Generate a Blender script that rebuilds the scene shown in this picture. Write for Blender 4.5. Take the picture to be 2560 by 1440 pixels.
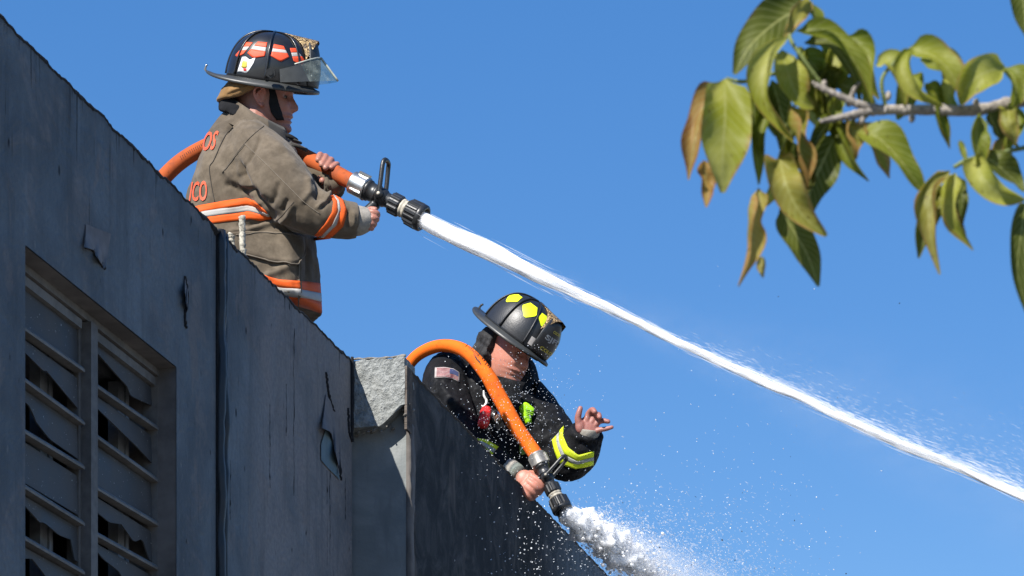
import bpy, bmesh, math, random
import numpy as np
from mathutils import Vector, Matrix, noise
from mathutils.bvhtree import BVHTree

for _o in list(bpy.data.objects): bpy.data.objects.remove(_o)
scene = bpy.context.scene
COL = scene.collection
R = math.radians
# ------------------------------------------------------------------ camera
# telephoto view up at a one-storey roof, level camera with a rising lens so that uprights stay upright
F, HX, HY, CZ = 7500.0, 1280.0, 2980.0, 1.6       # focal length and horizon of the 2560x1440 photograph
cam = bpy.data.cameras.new('camera'); camo = bpy.data.objects.new('camera', cam); COL.objects.link(camo)
camo.location = (0, 0, CZ); camo.rotation_euler = (R(90), 0, 0)
cam.sensor_width = 36; cam.lens = F*36/2560; cam.shift_y = (HY-720)/2560
cam.clip_start = 0.1; cam.clip_end = 4000
cam.dof.use_dof = True; cam.dof.focus_distance = 11.3; cam.dof.aperture_fstop = 18
scene.camera = camo
# ------------------------------------------------------------------ sky and sun
SUN = Vector((-.416, -.616, .669)).normalized()
w = bpy.data.worlds.new('World'); scene.world = w; w.use_nodes = True
nt = w.node_tree; nt.nodes.clear()
sky = nt.nodes.new('ShaderNodeTexSky'); sky.sky_type = 'NISHITA'; sky.sun_disc = False
sky.sun_elevation = math.asin(SUN.z); sky.sun_rotation = math.atan2(SUN.x, SUN.y)
sky.altitude = 0; sky.air_density = 1.0; sky.dust_density = 0.0; sky.ozone_density = 6.0
hs = nt.nodes.new('ShaderNodeHueSaturation'); hs.inputs['Saturation'].default_value = 1.58; hs.inputs['Hue'].default_value = .513; hs.inputs['Value'].default_value = 1.0
bg = nt.nodes.new('ShaderNodeBackground'); bg.inputs['Strength'].default_value = 0.15
wo = nt.nodes.new('ShaderNodeOutputWorld')
gm = nt.nodes.new('ShaderNodeGamma'); gm.inputs['Gamma'].default_value = .6
nt.links.new(sky.outputs[0], gm.inputs['Color']); nt.links.new(gm.outputs[0], hs.inputs['Color']); nt.links.new(hs.outputs[0], bg.inputs['Color']); nt.links.new(bg.outputs[0], wo.inputs['Surface'])
sl = bpy.data.lights.new('sun', 'SUN'); sl.energy = 4.8; sl.angle = R(0.5); sl.color = (1.0, .955, .89)
so = bpy.data.objects.new('sun', sl); COL.objects.link(so); so.location = SUN*30
so.rotation_euler = SUN.to_track_quat('Z', 'Y').to_euler()
vs = scene.view_settings; vs.view_transform = 'Standard'; vs.look = 'None'; vs.exposure = 0.88; vs.gamma = 1.0; vs.use_curve_mapping = False
scene.cycles.max_bounces = 8; scene.cycles.volume_bounces = 6; scene.cycles.transparent_max_bounces = 24; scene.cycles.caustics_reflective = False; scene.cycles.caustics_refractive = False
random.seed(7); np.random.seed(7)

# ------------------------------------------------------------------ helpers
def P(x, y, Y): return Vector(((x-HX)/F*Y, Y, CZ+(HY-y)/F*Y))       # a point at distance Y seen at x, y of the photograph
def px(v): return (HX+F*v[0]/v[1], HY-F*(v[2]-CZ)/v[1])
CAMP = Vector((0, 0, CZ))
def lin(r, g, b):
    f = lambda c: c/12.92 if c <= .04045 else ((c+.055)/1.055)**2.4
    return (f(r/255), f(g/255), f(b/255), 1)

class NB:
    """small node-tree builder"""
    def __init__(s, name):
        s.m = bpy.data.materials.new(name); s.m.use_nodes = True; s.t = s.m.node_tree; s.t.nodes.clear()
        s.out = s.n('ShaderNodeOutputMaterial')
    def n(s, typ, **kw):
        nd = s.t.nodes.new(typ)
        for k, v in kw.items():
            if hasattr(nd, k) and not k.startswith('i_'): setattr(nd, k, v)
        return nd
    def link(s, a, b): s.t.links.new(a, b)
    def val(s, sock, v):
        if hasattr(v, 'is_linked') or isinstance(v, bpy.types.NodeSocket): s.link(v, sock)
        else: sock.default_value = v
    def coord(s, kind='Object', scale=(1, 1, 1), rot=(0, 0, 0), loc=(0, 0, 0)):
        tc = s.n('ShaderNodeTexCoord'); mp = s.n('ShaderNodeMapping')
        mp.inputs['Scale'].default_value = scale; mp.inputs['Rotation'].default_value = rot; mp.inputs['Location'].default_value = loc
        s.link(tc.outputs[kind], mp.inputs['Vector']); return mp.outputs[0]
    def noise(s, vec, scale=5, detail=4, rough=.55, dist=0):
        nd = s.n('ShaderNodeTexNoise'); s.link(vec, nd.inputs['Vector'])
        nd.inputs['Scale'].default_value = scale; nd.inputs['Detail'].default_value = detail
        nd.inputs['Roughness'].default_value = rough; nd.inputs['Distortion'].default_value = dist; return nd.outputs['Fac']
    def voro(s, vec, scale=5, feature='F1', out='Distance'):
        nd = s.n('ShaderNodeTexVoronoi'); nd.feature = feature; s.link(vec, nd.inputs['Vector']); nd.inputs['Scale'].default_value = scale; return nd.outputs[out]
    def ramp(s, fac, a, b, lo=0.0, hi=1.0):
        nd = s.n('ShaderNodeMapRange'); nd.interpolation_type = 'SMOOTHSTEP'; s.link(fac, nd.inputs['Value'])
        nd.inputs['From Min'].default_value = a; nd.inputs['From Max'].default_value = b
        nd.inputs['To Min'].default_value = lo; nd.inputs['To Max'].default_value = hi; return nd.outputs[0]
    def mix(s, fac, a, b, blend='MIX'):
        nd = s.n('ShaderNodeMix'); nd.data_type = 'RGBA'; nd.blend_type = blend
        s.val(nd.inputs[0], fac); s.val(nd.inputs[6], a); s.val(nd.inputs[7], b); return nd.outputs[2]
    def math(s, op, a, b=0.0, clamp=False):
        nd = s.n('ShaderNodeMath'); nd.operation = op; nd.use_clamp = clamp; s.val(nd.inputs[0], a); s.val(nd.inputs[1], b); return nd.outputs[0]
    def sep(s, vec):
        nd = s.n('ShaderNodeSeparateXYZ'); s.link(vec, nd.inputs[0]); return nd.outputs
    def attr(s, name, out='Color'):
        nd = s.n('ShaderNodeAttribute'); nd.attribute_name = name; return nd.outputs[out]
    def bump(s, h, strength=.3, dist=.01, normal=None):
        nd = s.n('ShaderNodeBump'); nd.inputs['Strength'].default_value = strength; nd.inputs['Distance'].default_value = dist
        s.link(h, nd.inputs['Height'])
        if normal: s.link(normal, nd.inputs['Normal'])
        return nd.outputs[0]
    def bsdf(s, color, rough=.7, metal=0.0, normal=None, spec=.5, **kw):
        b = s.n('ShaderNodeBsdfPrincipled'); s.val(b.inputs['Base Color'], color); s.val(b.inputs['Roughness'], rough); s.val(b.inputs['Metallic'], metal)
        s.val(b.inputs['Specular IOR Level'], spec)
        if normal: s.link(normal, b.inputs['Normal'])
        for k, v in kw.items(): s.val(b.inputs[k.replace('_', ' ')], v)
        return b.outputs[0]
    def done(s, shader): s.link(shader, s.out.inputs['Surface']); return s.m

def simple(name, col, rough=.6, metal=0., nscale=40, namp=.25, bump=.0, bdist=.003, spec=.5, big=3.0, **kw):
    b = NB(name); c = b.coord('Object')
    n1 = b.noise(c, nscale, 4); n2 = b.noise(c, big, 3)
    f = b.math('ADD', b.math('MULTIPLY', n1, .5), b.math('MULTIPLY', n2, .5))
    dark = tuple(v*(1-namp) for v in col[:3])+(1,); light = tuple(min(1, v*(1+namp)) for v in col[:3])+(1,)
    colr = b.mix(b.ramp(f, .3, .7), dark, light)
    nrm = b.bump(n1, bump, bdist) if bump else None
    return b.done(b.bsdf(colr, rough, metal, nrm, spec, **kw))

WORG = {}
def _org(o): return WORG.get(o.name, Vector((0, 0, 0))) if o else Vector((0, 0, 0))
def thing(name, label, cat, base, group=None):
    o = bpy.data.objects.new(name, None); COL.objects.link(o); o.location = base; o.empty_display_size = .1
    o['label'] = label; o['category'] = cat
    if group: o['group'] = group
    WORG[o.name] = Vector(base); return o
def tag(o, label=None, cat=None, group=None, kind=None):
    for k, v in (('label', label), ('category', cat), ('group', group), ('kind', kind)):
        if v: o[k] = v
    return o
def obj(name, V, Fc, mat, parent=None, smooth=True, uv=None, cols=None, origin=None, mats=None, midx=None):
    """V world-space vertices, Fc faces -> ONE mesh object under parent"""
    V = np.asarray([tuple(v) for v in V] if not isinstance(V, np.ndarray) else V, dtype=np.float64)
    org = _org(parent) if parent else (Vector(origin) if origin else Vector((0, 0, 0)))
    V = V-np.array(org)
    me = bpy.data.meshes.new(name)
    me.from_pydata(V.tolist(), [], Fc.tolist() if isinstance(Fc, np.ndarray) else [list(f) for f in Fc])
    for m in (mats or [mat]): me.materials.append(m)
    if midx is not None: me.polygons.foreach_set('material_index', midx)
    if smooth: me.polygons.foreach_set('use_smooth', [True]*len(me.polygons))
    if uv is not None:
        l = me.uv_layers.new(name='UVMap'); idx = np.empty(len(me.loops), dtype=np.int32); me.loops.foreach_get('vertex_index', idx)
        l.data.foreach_set('uv', np.asarray(uv, dtype=np.float32)[idx].ravel())
    if cols is not None:
        a = me.color_attributes.new('tint', 'FLOAT_COLOR', 'POINT'); a.data.foreach_set('color', np.asarray(cols, dtype=np.float32).ravel())
    me.update()
    o = bpy.data.objects.new(name, me); COL.objects.link(o)
    if parent: o.parent = parent
    elif origin: o.location = org
    WORG[o.name] = Vector(org); return o

class MB:
    """collects shapes for one mesh"""
    def __init__(s): s.V = []; s.F = []; s.M = []
    def add(s, V, Fc, m=0):
        o = len(s.V); s.V += [Vector(v) for v in V]; s.F += [[i+o for i in f] for f in Fc]; s.M += [m]*len(Fc); return s
    def loft(s, rings, cap=True, closed=True, m=0):
        n = len(rings[0]); V = [v for r in rings for v in r]; Fc = []
        for i in range(len(rings)-1):
            for j in range(n if closed else n-1):
                k = (j+1) % n; Fc.append([i*n+j, i*n+k, (i+1)*n+k, (i+1)*n+j])
        if cap and closed: Fc.append(list(range(n))[::-1]); Fc.append([(len(rings)-1)*n+j for j in range(n)])
        return s.add(V, Fc, m)
    def tube(s, pts, rad, n=12, cap=True, m=0, flat=None, up=None):
        return s.loft(tube_rings(pts, rad, n, flat, up), cap, True, m)
    def box(s, c, ax, ay, az, hx, hy, hz, m=0):
        c = Vector(c); V = [c+ax*(hx*i)+ay*(hy*j)+az*(hz*k) for i in (-1, 1) for j in (-1, 1) for k in (-1, 1)]
        return s.add(V, [[0, 1, 3, 2], [4, 6, 7, 5], [0, 4, 5, 1], [2, 3, 7, 6], [0, 2, 6, 4], [1, 5, 7, 3]], m)
    def ball(s, c, r, nu=14, nv=9, axes=None, m=0):
        c = Vector(c); A = axes or (Vector((r, 0, 0)), Vector((0, r, 0)), Vector((0, 0, r))); rings = []
        for i in range(1, nv):
            t = math.pi*i/nv
            rings.append([c+A[0]*(math.sin(t)*math.cos(2*math.pi*j/nu))+A[1]*(math.sin(t)*math.sin(2*math.pi*j/nu))+A[2]*math.cos(t) for j in range(nu)])
        return s.loft(rings, True, True, m)
    def build(s, name, mat, parent=None, smooth=True, mats=None, **kw):
        return obj(name, s.V, s.F, mat, parent, smooth, mats=mats, midx=s.M if mats else None, **kw)

def tube_rings(pts, rad, n=12, flat=None, up=None):
    pts = [Vector(p) for p in pts]; rings = []; N = len(pts)
    if not hasattr(rad, '__len__'): rad = [rad]*N
    t0 = (pts[1]-pts[0]).normalized()
    u = Vector(up) if up else (Vector((0, 0, 1)) if abs(t0.z) < .9 else Vector((1, 0, 0)))
    for i, p in enumerate(pts):
        t = (pts[min(i+1, N-1)]-pts[max(i-1, 0)]).normalized()
        u = (u-t*u.dot(t)).normalized(); v = t.cross(u)
        fl = 1 if flat is None else (flat[i] if hasattr(flat, '__len__') else flat)
        rings.append([p+u*(rad[i]*fl*math.cos(2*math.pi*j/n))+v*(rad[i]*math.sin(2*math.pi*j/n)) for j in range(n)])
    return rings
def spline(pts, n=40):
    """Catmull-Rom through vectors (any dimension)"""
    A = np.array([tuple(p) for p in pts], dtype=float); A = np.vstack([2*A[0]-A[1], A, 2*A[-1]-A[-2]]); out = []
    m = len(A)-3
    for i in range(n+1):
        s = min(i/n*m, m-1e-6); k = int(s); t = s-k; a, b, c, d = A[k:k+4]
        out.append(.5*((2*b)+(c-a)*t+(2*a-5*b+4*c-d)*t*t+(3*b-a-3*c+d)*t**3))
    return out
def smoothtube(mb, pxs, n=40, sides=14, m=0, flat=None, ky=None):
    """pxs: (x, y, Y, radius in photo pixels)"""
    S = spline(pxs, n); pts = [P(a[0], a[1], a[2]) for a in S]; rad = [a[3]*a[2]/F for a in S]
    mb.tube(pts, rad, sides, m=m, flat=flat); return pts
def remesh(V, Fc, voxel, smooth=2, fac=.5):
    me = bpy.data.meshes.new('tmp'); me.from_pydata([tuple(v) for v in V], [], Fc); o = bpy.data.objects.new('tmp', me); COL.objects.link(o)
    m = o.modifiers.new('r', 'REMESH'); m.mode = 'VOXEL'; m.voxel_size = voxel
    if smooth: s = o.modifiers.new('s', 'SMOOTH'); s.factor = fac; s.iterations = smooth
    dg = bpy.context.evaluated_depsgraph_get(); e = o.evaluated_get(dg).to_mesh()
    n = len(e.vertices); A = np.empty(n*3); e.vertices.foreach_get('co', A)
    B = [list(p.vertices) for p in e.polygons]
    o.evaluated_get(dg).to_mesh_clear(); bpy.data.objects.remove(o); bpy.data.meshes.remove(me)
    return A.reshape(-1, 3), B
def normals(V, Fc):
    q = np.array([f if len(f) == 4 else list(f)+[f[-1]] for f in Fc]); a = np.cross(V[q[:, 2]]-V[q[:, 0]], V[q[:, 3]]-V[q[:, 1]])
    N = np.zeros_like(V)
    for k in range(4): np.add.at(N, q[:, k], a)
    return N/np.maximum(np.linalg.norm(N, axis=1, keepdims=True), 1e-12)
def npx(V): return np.stack([HX+F*V[:, 0]/V[:, 1], HY-F*(V[:, 2]-CZ)/V[:, 1]], 1)
def segdist(Q, poly):
    d = np.full(len(Q), 1e9); tt = np.zeros(len(Q)); n = len(poly)-1
    for i in range(n):
        a = np.array(poly[i][:2], float); b = np.array(poly[i+1][:2], float); ab = b-a
        t = np.clip(((Q-a)@ab)/max(ab@ab, 1e-9), 0, 1); e = np.linalg.norm(Q-(a+t[:, None]*ab), axis=1)
        k = e < d; d[k] = e[k]; tt[k] = (i+t[k])/n
    return d, tt
def wrinkle(V, Fc, strokes, nz=(.004, 9.), view_only=True):
    """cloth folds: each stroke is a fold line with a width and a depth; plus fine unevenness"""
    N = normals(V, Fc); Q = npx(V); face = (N@np.array([0, -1, -.2]))
    vis = np.clip(face*2.5+.3, 0, 1); D = np.zeros(len(V))
    for poly, wd, amp in strokes:
        d, t = segdist(Q, poly); D += amp*np.exp(-(d/wd)**2)*vis*np.clip(np.minimum(t, 1-t)*6+.15, 0, 1)
    a, s = nz
    for i in range(len(V)):
        p = Vector(V[i]); D[i] += a*(noise.noise(p*s)+.6*noise.noise(p*s*2.3+Vector((5, 1, 2)))+.35*noise.noise(Vector((p.x, p.y, p.z*.6))*s*5)+.9*(.28-abs(noise.noise(Vector((p.x*.8, p.y*.8, p.z*1.3))*s*1.6+Vector((9, 3, 1)))))+.5*(.28-abs(noise.noise(p*s*3.1+Vector((2, 7, 4))))))
    return V+N*D[:, None]
def bvh(V, Fc): return BVHTree.FromPolygons([tuple(v) for v in V], Fc)
def hit(t, x, y, off=.0, back=False, Y=11.):
    d = (P(x, y, 1)-CAMP).normalized()
    if not back: r = t.ray_cast(CAMP, d)
    else: r = t.ray_cast(CAMP+d*30, -d)
    if r[0] is None: r = t.find_nearest(P(x, y, Y))
    loc, n = r[0], r[1]; dd = d if not back else -d
    if n.dot(dd) > 0: n = -n
    return loc+n*off
def resample(poly, n):
    A = np.array(poly, float); L = np.r_[0, np.cumsum(np.linalg.norm(np.diff(A, axis=0), axis=1))]; L /= L[-1]
    t = np.linspace(0, 1, n+1); return np.stack([np.interp(t, L, A[:, k]) for k in range(A.shape[1])], 1)
def patch(mb, t, top, bot, nu=16, nv=4, off=.004, back=False, rim=True, Y=11., m=0, sag=0):
    """a piece of cloth or foil lying on surface t between two edge lines given as seen from the front"""
    A, B = resample(top, nu), resample(bot, nu); rows = []
    for j in range(nv+1):
        f = j/nv; rows.append([hit(t, *(A[i]*(1-f)+B[i]*f), off, back, Y) for i in range(nu+1)])
    if rim:
        r0 = [hit(t, *A[i], -.002, back, Y) for i in range(nu+1)]; r1 = [hit(t, *B[i], -.002, back, Y) for i in range(nu+1)]
        rows = [r0]+rows+[r1]
        for j, r in enumerate(rows):
            f = min(max(j-1, 0), nv)/nv; a = A[0]*(1-f)+B[0]*f; b = A[-1]*(1-f)+B[-1]*f
            r.insert(0, hit(t, *a, -.002, back, Y)); r.append(hit(t, *b, -.002, back, Y))
    mb.loft(rows, False, False, m); return mb
def surfline(t, pts, r=.002, off=.001, n=None, Y=11., spl=True):
    S = spline(pts, n or max(8, 6*len(pts))) if spl else resample(pts, n or 20)
    mb = MB(); mb.tube([hit(t, a[0], a[1], off, False, Y) for a in S], r, 6); return mb
def textmesh(s, bold=.0, shear=0):
    c = bpy.data.curves.new('t', 'FONT'); c.body = s; c.size = 1; c.offset = bold; c.resolution_u = 3; c.shear = shear
    o = bpy.data.objects.new('t', c); COL.objects.link(o); dg = bpy.context.evaluated_depsgraph_get(); e = o.evaluated_get(dg).to_mesh()
    bm = bmesh.new(); bm.from_mesh(e); bmesh.ops.triangulate(bm, faces=bm.faces)
    V = np.array([v.co[:2] for v in bm.verts]); bm.verts.index_update(); Fc = [[v.index for v in f.verts] for f in bm.faces]; bm.free()
    o.evaluated_get(dg).to_mesh_clear(); bpy.data.objects.remove(o); bpy.data.curves.remove(c)
    V -= V.min(0); V /= V.max(0); return V, Fc           # unit box
# ------------------------------------------------------------------ materials
def wall_mat(name, c1, c2, c3, brown_at=None, soot=0.0, drip=.35, ztop=4.47):
    b = NB(name); u = b.coord('UV'); x, z, _ = b.sep(u)
    n1 = b.noise(u, 1.3, 5, .6, .4); n2 = b.noise(u, 5, 5, .65, .6); n3 = b.noise(u, 60, 4, .6)
    st = b.noise(b.coord('UV', (14, 1.1, 1)), 1, 4, .6); st2 = b.noise(b.coord('UV', (45, 2.2, 1)), 1, 3, .6)
    col = b.mix(b.ramp(n1, .35, .65), c1, c2)
    if brown_at: col = b.mix(b.math('MULTIPLY', b.ramp(x, brown_at, brown_at+.35), b.ramp(n2, .1, .8, .5, 1)), col, c3)
    col = b.mix(b.ramp(n2, .52, .70, 0, .6), col, c3); col = b.mix(b.ramp(b.noise(u, 2.2, 6, .7, 1.), .45, .7, 0, .6), col, (.070, .086, .10, 1))
    col = b.mix(b.ramp(st, .5, .75, 0, .45), col, tuple(v*.45 for v in c2[:3])+(1,))
    col = b.mix(b.ramp(st, .42, .25, 0, .3), col, tuple(min(1, v*1.35) for v in c1[:3])+(1,))
    # scuffed pale marks and small black spots
    col = b.mix(b.ramp(b.noise(b.coord('UV', (9, 3.2, 1)), 2.4, 6, .7), .64, .72, 0, .4), col, (.30, .29, .27, 1)); col = b.mix(b.ramp(b.noise(b.coord('UV', (5, 2.2, 1), loc=(3, 7, 0)), 1.1, 5, .7, .6), .56, .66, 0, .6), col, (.19, .165, .152, 1)); col = b.mix(b.ramp(n3, .35, .65, 0, .35), col, (.08, .095, .108, 1))
    spots = b.voro(b.coord('UV', (1, .55, 1)), 16); keep = b.noise(u, 7, 2)
    col = b.mix(b.math('MULTIPLY', b.ramp(spots, .16, .08), b.ramp(keep, .52, .6)), col, (.012, .012, .014, 1))
    # tar that ran down from the top edge
    dn = b.math('SUBTRACT', ztop, z); reach = b.ramp(st2, .58, .76, 0, drip*.75)
    dm = b.math('MULTIPLY', b.ramp(b.math('SUBTRACT', dn, reach), .02, -.02), b.ramp(b.noise(b.coord('UV', (2, 0, 0)), 3, 2), .38, .55))
    col = b.mix(b.math('MULTIPLY', dm, .85), col, (.008, .008, .009, 1))
    run = b.math('MULTIPLY', b.ramp(b.noise(b.coord('UV', (70, 1.5, 1)), 1, 2), .66, .71), b.ramp(n2, .5, .6))
    col = b.mix(b.math('MULTIPLY', run, .6), col, (.015, .015, .016, 1))
    if soot: col = b.mix(soot, col, (.010, .010, .012, 1))
    h = b.math('ADD', b.math('MULTIPLY', n3, .5), b.math('MULTIPLY', n2, 1.2))
    return b.done(b.bsdf(col, b.ramp(n2, .3, .7, .62, .9), 0, b.bump(h, .8, .014), .25))
M = {}
M['wall'] = wall_mat('blue_grey_paint', (.145, .172, .192, 1), (.080, .096, .109, 1), (.24, .218, .208, 1), brown_at=3.2)
def soot_wall():
    b = NB('burnt_plaster'); u = b.coord('UV'); n2 = b.noise(u, 6, 6, .7, .8); n3 = b.noise(u, 70, 4, .6)
    st = b.noise(b.coord('UV', (30, 2.4, 1)), 1, 5, .65, .3); x, z, _ = b.sep(u)
    col = b.mix(b.ramp(n2, .4, .75), (.042, .047, .051, 1), (.105, .106, .106, 1))
    col = b.mix(b.math('MULTIPLY', b.ramp(st, .52, .66), b.ramp(x, 2.0, 3.1, .0, .8)), col, (.13, .135, .14, 1))
    wob = b.math('ADD', x, b.math('MULTIPLY', b.noise(u, 5, 3), .12))
    edge = b.ramp(wob, .22, .13); pal = b.mix(b.ramp(n2, .35, .6), (.05, .042, .036, 1), (.17, .14, .115, 1))
    col = b.mix(b.math('MULTIPLY', edge, .8), col, pal)
    pt = b.noise(b.coord('UV', (3, 1.2, 1)), 1.6, 4, .6, .5)
    col = b.mix(b.ramp(pt, .58, .68, 0, .6), col, (.15, .138, .128, 1))
    h = b.math('ADD', b.math('MULTIPLY', n3, .6), n2)
    return b.done(b.bsdf(col, b.ramp(x, 2.0, 3.0, .97, .6), 0, b.bump(h, .7, .015), b.ramp(x, 2.0, 3.0, .03, .35)))
M['soot'] = soot_wall()
def stucco():
    b = NB('pale_stucco'); c = b.coord('Object'); n = b.noise(c, 55, 5, .7); n2 = b.noise(c, 6, 4)
    col = b.mix(b.ramp(n, .35, .65), (.20, .21, .20, 1), (.33, .34, .325, 1)); col = b.mix(b.ramp(n2, .55, .75, 0, .35), col, (.2, .2, .19, 1))
    return b.done(b.bsdf(col, .95, 0, b.bump(b.math('ADD', n, b.math('MULTIPLY', b.noise(c, 120, 3), .6)), 1.0, .012), .2))
M['stucco'] = stucco()
M['broken'] = simple('broken_concrete', (.20, .185, .16, 1), .95, 0, 60, .55, .9, .015)
M['tar'] = simple('black_tar', (.008, .008, .009, 1), .9, 0, 60, .4, .8, .01)
M['frame'] = simple('dirty_aluminium_frame', (.115, .106, .096, 1), .7, .0, 35, .35, .3, .003)
M['rail'] = simple('grey_louvre_rail', (.125, .12, .112, 1), .65, .0, 35, .35, .3, .003)
M['jamb'] = simple('soot_brown_jamb', (.125, .112, .102, 1), .9, 0, 20, .35, .4, .006)
def glassm():
    b = NB('sooty_glass'); c = b.coord('Object'); n = b.noise(c, 9, 4); n2 = b.noise(c, 120, 3)
    col = b.mix(b.ramp(n, .3, .7), (.055, .056, .057, 1), (.09, .088, .086, 1)); col = b.mix(b.ramp(n2, .68, .74), col, (.5, .5, .48, 1))
    return b.done(b.bsdf(col, b.ramp(n, .3, .7, .4, .6), 0, None, .1))
M['glass'] = glassm()
M['inside'] = simple('charred_interior', (.02, .02, .022, 1), .9)
M['innerjamb'] = simple('sooted_inner_post', (.16, .165, .17, 1), .85, 0, 30, .4, .3)
M['flake'] = simple('peeling_paint', (.13, .125, .128, 1), .8, 0, 30, .25, .3)
M['oldpaint'] = simple('older_blue_paint', (.10, .155, .18, 1), .8, 0, 30, .2, .2)
M['cable'] = simple('black_cable', (.010, .011, .013, 1), .45, 0, 30, .3, .4, .004)
M['crust'] = simple('white_crusted_metal', (.40, .37, .30, 1), .9, 0, 70, .75, .9, .008)
M['roof'] = simple('roof_felt', (.12, .12, .12, 1), .95, 0, 30, .3, .3)
M['ground'] = simple('worn_asphalt', (.16, .155, .145, 1), .95, 0, 40, .3, .4, .01)
def fabric(name, col, col2, amp=.35, rough=.92, weave=900, wstr=.25, big=7, spec=.2, wet_or_shade=False):
    b = NB(name); c = b.coord('Object'); n1 = b.noise(c, big, 5, .65, .5); n2 = b.noise(c, big*6, 4, .6); n3 = b.noise(c, weave, 2)
    cc = b.mix(b.ramp(n1, .35, .68), col, col2); cc = b.mix(b.ramp(n2, .3, .75, 0, amp), cc, tuple(v*.55 for v in col[:3])+(1,))
    r = b.ramp(n2, .35, .65, rough-.42, rough) if wet_or_shade else rough
    h = b.math('ADD', b.math('MULTIPLY', n3, .35), n2)
    return b.done(b.bsdf(cc, r, 0, b.bump(h, wstr, .006), spec, Sheen_Weight=.0 if col[0] < .03 else .12))
M['khaki'] = fabric('khaki_bunker_cloth', (.082, .064, .044, 1), (.150, .120, .086, 1))
M['khakidark'] = fabric('worn_dark_cloth', (.030, .028, .025, 1), (.05, .045, .04, 1))
M['thread'] = simple('khaki_seam', (.15, .125, .095, 1), .9)
M['threaddark'] = simple('dark_seam', (.028, .024, .02, 1), .9)
M['blackcoat'] = fabric('wet_black_bunker_cloth', (.006, .0065, .008, 1), (.012, .0125, .0145, 1), .4, .92, 700, .5, 9, .14, True)
M['blackcloth'] = fabric('black_hood_knit', (.009, .0095, .011, 1), (.020, .020, .0215, 1), .3, .95, 500, .4, 12, .2)
M['tan'] = fabric('tan_hood_knit', (.20, .115, .045, 1), (.28, .165, .07, 1), .3, .95, 500, .3, 14, .15)
M['wristlet'] = fabric('grey_wristlet_knit', (.26, .24, .205, 1), (.36, .33, .285, 1), .3, .95, 500, .3, 14, .15)
def ribbed(name, col, scale=260, depth=.5, rough=.6, ang=0.0):
    b = NB(name); c = b.coord('Object', rot=(0, ang, 0)); wv = b.n('ShaderNodeTexWave'); wv.wave_type = 'BANDS'; wv.bands_direction = 'X'
    b.link(c, wv.inputs['Vector']); wv.inputs['Scale'].default_value = scale/6.283*2; wv.inputs['Distortion'].default_value = .3
    n = b.noise(c, 18, 4); f = wv.outputs['Fac']
    cc = b.mix(b.ramp(f, .05, .4), tuple(v*.42 for v in col[:3])+(1,), col); cc = b.mix(b.ramp(n, .5, .8, 0, .35), cc, tuple(v*.5 for v in col[:3])+(1,))
    return b.done(b.bsdf(cc, rough, 0, b.bump(f, depth, .003), .4))
M['orange_band'] = ribbed('orange_reflective_tape', (.88, .125, .008, 1), ang=.35)
M['silver_band'] = ribbed('silver_reflective_tape', (.50, .48, .44, 1), ang=.35, rough=.4)
M['yellow_band'] = ribbed('yellow_reflective_tape', (.74, .88, .02, 1), ang=-.9)
M['grey_band'] = ribbed('grey_reflective_tape', (.42, .43, .40, 1), ang=-.9, rough=.4)
M['orange_letter'] = simple('orange_lettering', (.60, .085, .03, 1), .6, 0, 200, .1)
M['pale_letter'] = simple('pale_orange_letter_edge', (.85, .36, .22, 1), .6)
def hose_mat(name, col, dirt):
    b = NB(name); c = b.coord('Object'); n = b.noise(c, 14, 5, .65, .5); n2 = b.noise(c, 420, 2)
    cc = b.mix(b.ramp(n, .42, .72, 0, .9), col, dirt); cc = b.mix(b.ramp(b.noise(c, 45, 5, .7), .55, .75, 0, .6), cc, tuple(v*.35 for v in dirt[:3])+(1,))
    return b.done(b.bsdf(cc, .8, 0, b.bump(b.math('ADD', n2, b.math('SINE', b.math('MULTIPLY', b.sep(b.coord('UV'))[0], 900.))), .07, .002), .2))
M['hose1'] = hose_mat('dirty_orange_hose_jacket', (.40, .085, .022, 1), (.22, .062, .03, 1))
M['hose2'] = hose_mat('bright_orange_hose_jacket', (.74, .135, .008, 1), (.50, .085, .008, 1))
M['ink'] = simple('black_ink', (.015, .012, .01, 1), .7)
M['silver'] = simple('brushed_aluminium', (.48, .48, .46, 1), .34, .9, 60, .25, .1)
M['silver_dull'] = simple('dull_wet_metal', (.25, .24, .22, 1), .5, .5, 60, .35, .2)
M['blackplastic'] = simple('worn_black_plastic', (.018, .019, .020, 1), .38, 0, 80, .35, .25, .002)
M['cream'] = simple('scuffed_cream_ring', (.34, .31, .25, 1), .6, 0, 60, .6, .2)
M['helmet'] = simple('glossy_black_shell', (.012, .012, .0125, 1), .30, 0, 40, .35, .12, .002, spec=.5, Coat_Weight=.25)
M['helmet_wet'] = simple('wet_black_shell', (.014, .015, .017, 1), .42, 0, 160, .4, .22, .003, spec=.5, Coat_Weight=.15)
M['brim'] = simple('grey_black_brim', (.035, .037, .036, 1), .42, 0, 30, .3, .15)
M['red_sticker'] = simple('red_reflective_sticker', (.72, .07, .018, 1), .6, 0, 250, .12)
M['white_sticker'] = simple('silver_reflective_sticker', (.45, .42, .39, 1), .6, 0, 250, .12)
M['yellow_sticker'] = simple('yellow_reflective_sticker', (.78, .92, .008, 1), .45, 0, 250, .06)
def bronze():
    b = NB('embossed_bronze_leather'); c = b.coord('Object'); v = b.voro(c, 75, 'DISTANCE_TO_EDGE'); n = b.noise(c, 60, 4, .6, 2.)
    f = b.ramp(n, .42, .6); cc = b.mix(f, (.045, .028, .015, 1), (.42, .29, .13, 1))
    return b.done(b.bsdf(cc, .38, .35, b.bump(n, 1.0, .006), .5))
M['bronze'] = bronze()
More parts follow.
